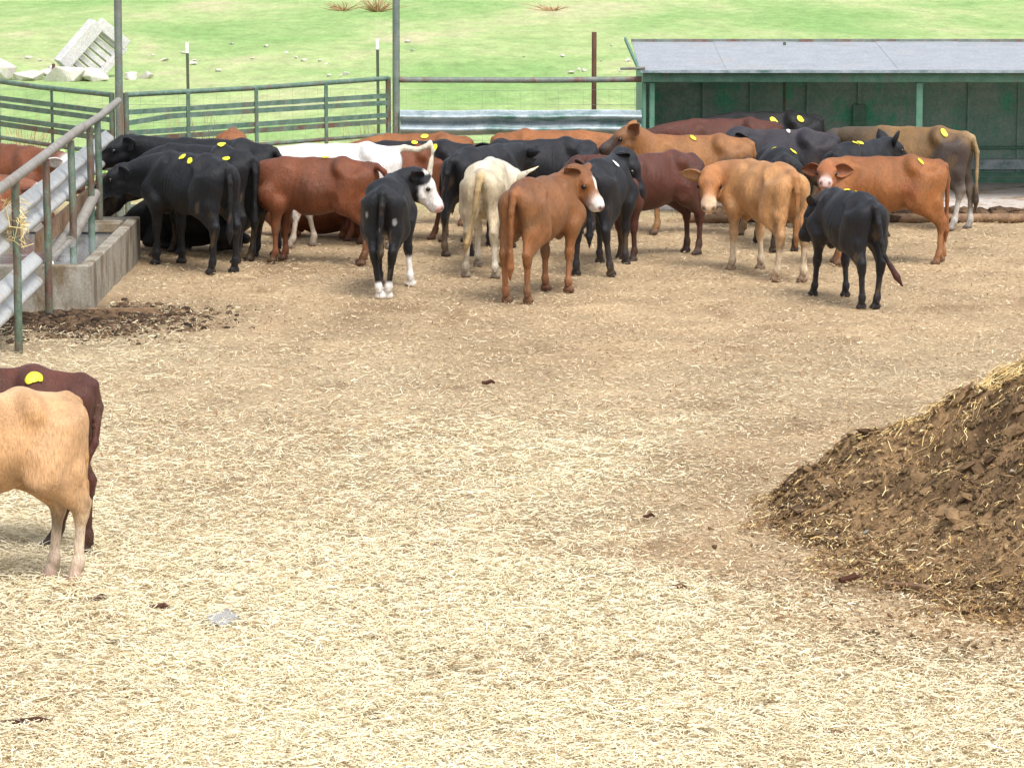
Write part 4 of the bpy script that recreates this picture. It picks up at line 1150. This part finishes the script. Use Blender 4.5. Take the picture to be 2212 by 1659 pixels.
    for ti, tg in enumerate(tags):
        x0, ph, col = tg[0], R(tg[1]), tg[2] if len(tg) > 2 else 'tag_yellow'
        sc = tg[3] if len(tg) > 3 else 1.0
        nu, nv = 7, 6; vs = []
        rot = random.uniform(-.8, .8); asp = random.uniform(.5, .85); sc *= random.uniform(.8, 1.05); cut = random.uniform(0, 6.28)
        okk = True
        for i in range(nu):
            for j in range(nv):
                px, py = (i / (nu - 1) - .5) * 2, (j / (nv - 1) - .5) * 2
                rr = max(abs(px), abs(py)); nn = math.hypot(px, py) or 1
                rr *= 1 - (.35 * max(0, math.cos(math.atan2(py, px) - cut)) ** 3 + random.uniform(0, .12) if rr > .9 else 0)
                px, py = px / nn * rr, py / nn * rr * asp                      # squarish grid to oval
                px, py = px * math.cos(rot) - py * math.sin(rot), px * math.sin(rot) + py * math.cos(rot)
                x = x0 + px * .047 * sc; an = ph + py * .044 * sc / .22
                zc = .72 + (-.43 if lying else 0)
                o_ = Vector((x, math.sin(an) * .8, zc + math.cos(an) * .8)); d_ = Vector((0, -math.sin(an), -math.cos(an)))
                hit = bv.ray_cast(o_, d_)
                if hit[0] is None: okk = False; continue
                vs.append(hit[0] + hit[1] * .010 if hit[1].dot(d_) < 0 else hit[0] - hit[1] * .010)
        if not okk: continue
        fs = [(i * nv + j, i * nv + j + 1, (i + 1) * nv + j + 1, (i + 1) * nv + j) for i in range(nu - 1) for j in range(nv - 1)]
        tm = mesh_np('back_tag', [tuple(q * hip) for q in vs], fs)
        to = link('back_tag', tm, M[col], root)
        sm = to.modifiers.new('thickness', 'SOLIDIFY'); sm.thickness = .004; sm.offset = 0
    if eartag:
        s = eartag[0]; c0 = Vector(Oh(.0, -.085, s * .135)) * hip
        mb = MB(); ff, ll, u2 = Vector(f), Vector(l), Vector(uu)
        c1 = c0 + ff * .03
        vs = [c1 + ll * (i * .024) + u2 * (j * .03) + ff * k for k in (0, .006) for i, j in ((-1, -1), (1, -1), (.6, 1), (-.6, 1))]
        mb.add(vs, ((0, 3, 2, 1), (4, 5, 6, 7), (0, 1, 5, 4), (1, 2, 6, 5), (2, 3, 7, 6), (3, 0, 4, 7))); mb.build('ear_tag', M[eartag[1]], root)
    if horn:
        for s in (-1, 1):
            b = Vector(Oh(.0, -.015, s * .06)); out = Vector(l) * s; mb = MB()
            pts = [b, b + out * .06 + Vector(uu) * .03, b + out * .11 + Vector(uu) * .075 + Vector(f) * .01, b + out * .135 + Vector(uu) * .125 + Vector(f) * .03]
            mb.tube([p * hip for p in pts], [.022 * hip, .018 * hip, .012 * hip, .003], 9); mb.build('horn', M['horn'], root, True)
    return root

# coats (real base colours)
def coatset(c, **kw):
    d = dict(coat=c, hoof=lin(52, 42, 38)); d.update(kw)
    return {k: np.array(q) * .97 + .03 * float(np.dot(q, (.3, .59, .11))) for k, q in d.items()}
BLK = lin(14, 16, 21); BLK2 = lin(21, 22, 28); CHAR = lin(44, 42, 49)
black = coatset(BLK, muzzle=lin(20, 20, 24), hoof=lin(40, 38, 40), ear=BLK, ear_in=lin(48, 44, 48))
black2 = coatset(BLK2, belly=lin(48, 44, 46), hoof=lin(46, 42, 42), shank=lin(46, 42, 44), ear_in=lin(52, 46, 48))
char = coatset(CHAR, belly=lin(56, 48, 50), thigh=lin(50, 46, 50), back=lin(70, 62, 66), hoof=lin(46, 42, 42))
maroon = coatset(lin(84, 43, 29), thigh=lin(74, 38, 26), back=lin(92, 47, 32), shank=lin(68, 39, 28), hoof=lin(48, 36, 30), head=lin(74, 40, 29), tail=lin(74, 38, 27))
RED = lin(116, 64, 35)
red = coatset(RED, back=lin(110, 58, 32), belly=lin(112, 66, 38), shank=lin(122, 72, 46), hoof=lin(72, 48, 38), tail=lin(106, 54, 32), muzzle=lin(150, 104, 86))
ORANGE = lin(147, 92, 47)
orange = coatset(ORANGE, back=lin(142, 84, 43), belly=lin(152, 106, 66), shank=lin(156, 106, 66), hoof=lin(92, 64, 48), muzzle=lin(190, 156, 142), tail=lin(140, 84, 44), ear_in=lin(124, 74, 46), head=lin(152, 92, 48))
brown = coatset(lin(134, 87, 48), back=lin(128, 79, 43), thigh=lin(136, 89, 51), belly=lin(130, 84, 46), shank=lin(140, 92, 58), hoof=lin(96, 62, 46), ear_in=lin(156, 104, 80), tail=lin(142, 90, 50), head=lin(130, 82, 44), muzzle=lin(225, 216, 206))
TAN = lin(182, 132, 82)
tan = coatset(TAN, back=lin(176, 122, 72), thigh=lin(186, 138, 90), belly=lin(182, 146, 102), leg=lin(192, 154, 112), shank=lin(206, 186, 156), hoof=lin(112, 80, 64), muzzle=lin(210, 182, 152), head=lin(172, 114, 64), ear_in=lin(192, 146, 102), ear=lin(174, 120, 74), neck=lin(164, 112, 68), tail=lin(158, 108, 62))
neartan = coatset(lin(192, 148, 102), back=lin(202, 164, 122), thigh=lin(194, 152, 110), leg=lin(206, 172, 130), shank=lin(210, 190, 166), pastern=lin(190, 166, 148), hoof=lin(132, 104, 86), belly=lin(186, 144, 96), tail=lin(186, 142, 92))
cream = coatset(lin(204, 190, 162), back=lin(218, 212, 198), thigh=lin(202, 186, 154), belly=lin(206, 188, 154), shank=lin(212, 202, 182), leg=lin(210, 196, 166), hoof=lin(92, 72, 62), tail=lin(188, 160, 112), neck=lin(220, 212, 194), head=lin(216, 206, 184))
WH = lin(226, 222, 216)
white = coatset(WH, shank=lin(186, 172, 154), hoof=lin(88, 74, 66), tail=lin(218, 208, 186), chest=lin(140, 88, 58))
greybrown = coatset(lin(122, 92, 52), thigh=lin(66, 56, 52), back=lin(142, 106, 62), leg=lin(132, 122, 112), shank=lin(192, 186, 178), hoof=lin(100, 90, 82), tail=lin(156, 132, 94), switch=lin(36, 28, 34), shoulder=lin(98, 80, 54), neck=lin(92, 76, 56), head=lin(72, 62, 54))
tanbrown = coatset(lin(152, 104, 58), back=lin(148, 94, 50), thigh=lin(142, 98, 60), head=lin(132, 90, 54), face=lin(78, 62, 54), muzzle=lin(52, 44, 42), shank=lin(152, 114, 76), neck=lin(142, 94, 52), ear=lin(166, 114, 66), ear_in=lin(128, 80, 52))

# front row
cow('pale tan calf nearest the camera at the left edge', 146, 1256, 217, 1.09, neartan, feet=((0, 0), (0, 0), (-.02, -.03), (.05, .05)), muck=.3, vox=.014, belly=-.01,
    tail=[(-.545, 0, .925), (-.60, .0, .90), (-.63, .02, .78), (-.625, .03, .62), (-.62, .03, .46)], poll=(.78, .1, .72), pitch=-55)
cow('dark maroon calf standing behind the pale tan calf at left', 178, 1192, 180, 1.075, maroon, feet=((0, 0), (0, 0), (-.05, 0), (.17, 0)), muck=.3, vox=.015, tags=((-.31, 30),), poll=(.80, .0, .70), pitch=-60,
    tail=[(-.545, 0, .925), (-.605, 0, .90), (-.635, .02, .78), (-.62, .10, .60), (-.55, .16, .44)])
cow('black calf with white face and white socks looking right', 829, 647, 87, 1.05, coatset(BLK, hoof=lin(120, 96, 88), shank=BLK, ear_in=lin(46, 42, 46), belly=lin(210, 200, 186), muzzle=lin(226, 196, 186), nostril=lin(90, 56, 56)),
    muck=.4, px=(912, 376, 'x', .58), yaw=-84, pitch=-44, feet=((.02, 0), (-.02, -.05), (0, -.075), (.02, .075)), vox=.015, ear=(4, 10), headk=1.0,
    paint=(('head', (.20, -.08), (.20, .12, .15), WH, .12), ('head', (.02, .0), (.05, .06, .05), WH, .3), ('body', (-.52, 0, .05), (.12, .3, .10), WH, .2), ('body', (.36, -.15, .11), (.13, .12, .17), WH, .2), ('head', (.325, -.125), (.03, .08, .05), lin(214, 160, 156), .5),
           ('body', (-.60, -.10, .66), (.05, .02, .03), lin(150, 150, 150), .6), ('body', (-.60, .03, .60), (.05, .015, .03), lin(160, 160, 158), .6), ('body', (-.60, .14, .72), (.05, .015, .03), lin(150, 150, 150), .6)),
    tail=[(-.545, 0, .925), (-.605, 0, .905), (-.635, 0, .80), (-.635, .01, .66), (-.63, .015, .50)])
cow('orange-brown calf in the middle with a white muzzle, rear to camera', 1118, 658, 67, 1.085, brown, px=(1258, 370, 'x', .56), yaw=-94, pitch=-42, feet=((.0, .0), (-.06, 0), (0, 0), (.02, .03)), vox=.014, belly=.012, ear=(-6, 0),
    paint=(('head', (.300, -.125), (.052, .08, .075), WH, .3), ('head', (.15, .0), (.07, .02, .04), WH, .5), ('head', (.345, -.112), (.02, .035, .025), lin(130, 70, 62), .5)),
    tail=[(-.545, 0, .925), (-.61, 0, .90), (-.645, .005, .76), (-.645, .01, .58), (-.63, .02, .40)])
cow('tan calf with big ears staring straight at the camera', 1708, 609, 112, 1.085, tan, px=(1534, 368, 'x', .52), yaw=152, pitch=-36, feet=((.02, .02), (-.02, -.02), (.06, 0), (-.04, 0)), vox=.014, ear=(14, -6), headk=1.1, earlen=.19,
    tail=[(-.545, 0, .925), (-.605, 0, .90), (-.635, 0, .78), (-.635, -.0, .62), (-.63, -.0, .50)])
cow('black calf at right walking away, tail swung to the side', 1878, 668, 107, 1.0, coatset(BLK2, belly=lin(34, 32, 36), hoof=lin(46, 42, 42), shank=lin(32, 30, 34), switch=lin(74, 40, 34)), muck=.4, px=(1762, 440, 'x', .58), yaw=35, pitch=-48, feet=((.10, .02), (-.06, 0), (.0, -.04), (-.02, .05)), vox=.014, belly=.02, tags=((-.16, -8), (-.03, 4, 'tag_yellow', .7)),
    ear=(-18, 20), tail=[(-.545, 0, .925), (-.605, -.01, .90), (-.64, -.03, .76), (-.65, -.05, .60), (-.66, -.08, .48), (-.67, -.14, .38)])
# trough group
cow('black calf nearest the camera at the trough, two yellow tags', 484, 589, 128, 1.115, black, muck=.4, px=(266, 360, 'x', .74), yaw=42, pitch=-22, feet=((.02, 0), (-.04, 0), (.02, 0), (-.02, 0)), vox=.015, tags=((-.14, 20), (-.02, 18, 'tag_yellow', .9)), ear=(8, 14))
cow('black calf drinking, second from the camera at the trough', 532, 566, 146, 1.13, black, poll=(.93, .05, .62), yaw=18, pitch=-48, feet=((.04, 0), (-.06, 0), (0, 0), (.02, 0)), tags=((-.30, 6), (-.42, 34)), vox=.017)
cow('black calf at the trough farthest back, tail hanging clear', 578, 553, 153, 1.15, black, poll=(.86, .06, .96), yaw=28, pitch=-18, feet=((0, 0), (0, 0), (.05, 0), (-.05, 0)), vox=.017, ear=(0, 10),
    tail=[(-.545, 0, .925), (-.61, -.01, .91), (-.67, -.03, .82), (-.69, -.03, .64), (-.68, -.03, .46)])
cow('black calf lying down behind the legs of the drinking calves', 425, 538, 176, 1.0, black, lying=True, poll=(.72, .12, .72), yaw=20, pitch=-50, vox=.02, anchor='mid')
cow('red-brown cow standing sideways beside the black calves', 795, 571, 163, 1.035, red, poll=(.80, -.1, .80), pitch=-35, feet=((.02, 0), (.0, 0), (.0, 0), (.08, 0)), vox=.015, belly=.01, tags=((-.12, 2, 'tag_yellow', .9),),
    paint=(('body', (.02, .25, .70), (.22, .14, .14), lin(104, 62, 42), .9),),
    tail=[(-.545, 0, .925), (-.62, -.01, .925), (-.69, -.02, .87), (-.73, -.02, .77), (-.735, -.02, .66)])
cow('red-brown cow lying on the ground behind the standing red cow', 700, 512, 178, 1.0, red, lying=True, vox=.022, anchor='mid', poll=(.72, -.1, .86))
cow('white cow with curled raised tail behind the red cow', 850, 534, 180, 1.06, white, poll=(.82, -.05, .86), pitch=-30, feet=((.10, 0), (-.12, 0), (0, 0), (0, 0)), vox=.017,
    tail=[(-.545, 0, .925), (-.64, 0, .95), (-.76, 0, .93), (-.84, .0, .96), (-.885, .0, 1.0), (-.91, 0, .92), (-.89, 0, .80)], paint=(('body', (.36, 0, .42), (.05, .25, .12), lin(160, 96, 64), .5),))
cow('dull red cow partly hidden right of the white cow', 958, 520, 192, .99, red, poll=(.80, -.1, .80), vox=.02, feet=((.0, 0), (.1, 0), (0, 0), (.08, 0)))
cow('black cow seen from behind left of the cream calf', 988, 556, 63, 1.06, black2, poll=(.82, .0, .92), vox=.017, feet=((0, 0), (0, 0), (-.06, 0), (.06, 0)),
    tail=[(-.545, 0, .925), (-.605, .02, .90), (-.64, .04, .78), (-.64, .07, .62), (-.63, .08, .46)])
cow('black cow with a yellow tag behind the white cow tail', 1012, 521, 176, 1.03, black2, poll=(.82, -.05, .84), vox=.022, tags=((-.20, 24), (.0, 12, 'tag_yellow', .7)))
cow('orange cow low behind the black cow by the guardrail', 1003, 488, 180, .98, orange, poll=(.82, -.05, .8), vox=.022, tags=((-.1, 15),))
cow('cream calf with horns, seen from behind', 1040, 601, 85, 1.07, cream, px=(1112, 374, 'x', .62), yaw=-22, pitch=-42, feet=((0, 0), (0, 0), (.02, .04), (-.03, -.02)), vox=.015, horn=True, ear=(20, 20),
    tail=[(-.545, 0, .925), (-.605, .0, .90), (-.64, .02, .78), (-.645, .05, .60), (-.64, .09, .42)])
cow('black cow facing the camera over the cream calf', 1268, 510, 208, 1.03, black2, px=(1078, 314, 'y', .05), yaw=58, pitch=-32, vox=.017, ear=(8, -6), eartag=(-1, 'tag_white'), headk=1.05, earlen=.175)
cow('charcoal calf behind the middle orange-brown calf, looking right', 1278, 598, 76, 1.08, black2, px=(1358, 332, 'x', .62), yaw=-78, pitch=-54, feet=((.05, .02), (.0, 0), (.0, .04), (.04, -.06)), vox=.015, headk=1.15, tags=((-.02, -24, 'tag_white'),), eartag=(-1, 'tag_white'))
cow('maroon cow facing left behind the charcoal calf', 1490, 548, 222, 1.04, maroon, px=(1248, 345, 'x', .62), yaw=-50, pitch=-30, feet=((.0, .02), (-.10, -.02), (.0, .02), (-.08, 0)), vox=.016, tags=((.16, -14), (.28, -10, 'tag_yellow', .6)),
    paint=(('body', (.42, 0, .6), (.10, .16, .12), lin(136, 82, 54), .9),))
cow('orange cow heading right in front of the guardrail', 1082, 494, 2, 1.04, orange, poll=(.82, .0, .86), vox=.02, feet=((0, 0), (.05, 0), (0, 0), (.08, 0)))
cow('tan-brown cow with raised head facing left by the shed post', 1606, 505, 176, 1.045, tanbrown, px=(1362, 277, 'y', .05), yaw=6, pitch=-18, vox=.016, tags=((-.02, 14),), headk=1.05, ear=(-22, 8),
    paint=(('head', (.20, -.08), (.15, .085, .085), lin(74, 60, 54), .4), ('body', (-.40, .18, .74), (.10, .1, .05), lin(104, 76, 54), .8), ('body', (-.55, .12, .70), (.06, .1, .09), lin(92, 66, 50), .8)), belly=-.02)
cow('charcoal cow with its head to the left before the shed', 1790, 494, 172, 1.06, char, px=(1590, 286, 'y', 0), yaw=10, pitch=-30, vox=.018, tags=((-.12, 10, 'tag_white', .6),))
cow('maroon-brown cow far back before the shed', 1668, 461, 180, 1.05, maroon, poll=(.80, 0, .84), vox=.022)
cow('black cow farthest back before the shed, two yellow tags', 1756, 446, 178, 1.06, coatset(lin(22, 22, 24)), poll=(.80, 0, .84), vox=.022, tags=((-.10, 30), (-.38, 30)))
cow('dark grey calf seen end on behind the staring tan calf', 1694, 545, 96, 1.02, black2, poll=(.80, 0, .80), vox=.02, tags=((-.22, 12), (-.30, -26)))
cow('black cow turned away with both ears up, two tags', 1806, 530, 58, 1.02, black, px=(1922, 306, 'x', .62), yaw=-20, pitch=-20, vox=.018, tags=((-.26, -14), (-.10, -8)), ear=(-50, 0))
cow('orange cow at right facing the camera with pink nose', 2020, 571, 182, 1.05, orange, px=(1787, 358, 'y', .18), yaw=80, pitch=-6, feet=((.02, 0), (.02, 0), (-.02, 0), (-.10, 0)), vox=.014, tags=((-.36, 24, 'tag_yellow', .7),), ear=(10, -4), headk=1.0, earlen=.185,
    paint=(('head', (.325, -.12), (.045, .09, .08), lin(224, 190, 182), .3), ('head', (.315, -.150), (.05, .040, .008), lin(60, 30, 28), .6), ('body', (-.25, .22, .70), (.07, .1, .12), lin(140, 84, 50), .9)),
    tail=[(-.545, 0, .925), (-.605, -.01, .90), (-.635, -.02, .78), (-.635, -.02, .58), (-.63, -.02, .40)])
cow('grey-brown cow with white shanks and dark tail tip at right', 2078, 495, 157, 1.085, greybrown, poll=(.82, -.1, .9), feet=((0, 0), (.06, 0), (.06, 0), (-.06, 0)), vox=.016, tags=((-.36, 24),),
    tail=[(-.545, 0, .925), (-.61, -.02, .90), (-.65, -.05, .76), (-.65, -.06, .56), (-.645, -.07, .38)])
cow('orange calf whose rump tip shows behind the black calves', 498, 496, 92, 1.02, orange, poll=(.8, 0, .8), vox=.024)
cow('red cow with a white face behind the left fence', -45, 520, 318, 1.03, coatset(RED, head=WH, hoof=lin(80, 60, 50)), poll=(.84, .02, .90), yaw=-8, pitch=-38, vox=.018, tags=((-.15, -14),), paint=(('head', (.02, -.06), (.06, .12, .1), WH, .3),))
cow('red calf with a white blaze low behind the left fence', -215, 600, 2, 1.0, coatset(lin(132, 80, 52), head=lin(124, 72, 50), hoof=lin(80, 60, 50)), poll=(.80, .0, .84), yaw=-20, pitch=-52, vox=.02, paint=(('head', (.12, .01), (.16, .05, .07), WH, .3), ('head', (.0, 0), (.06, .08, .06), WH, .3)))
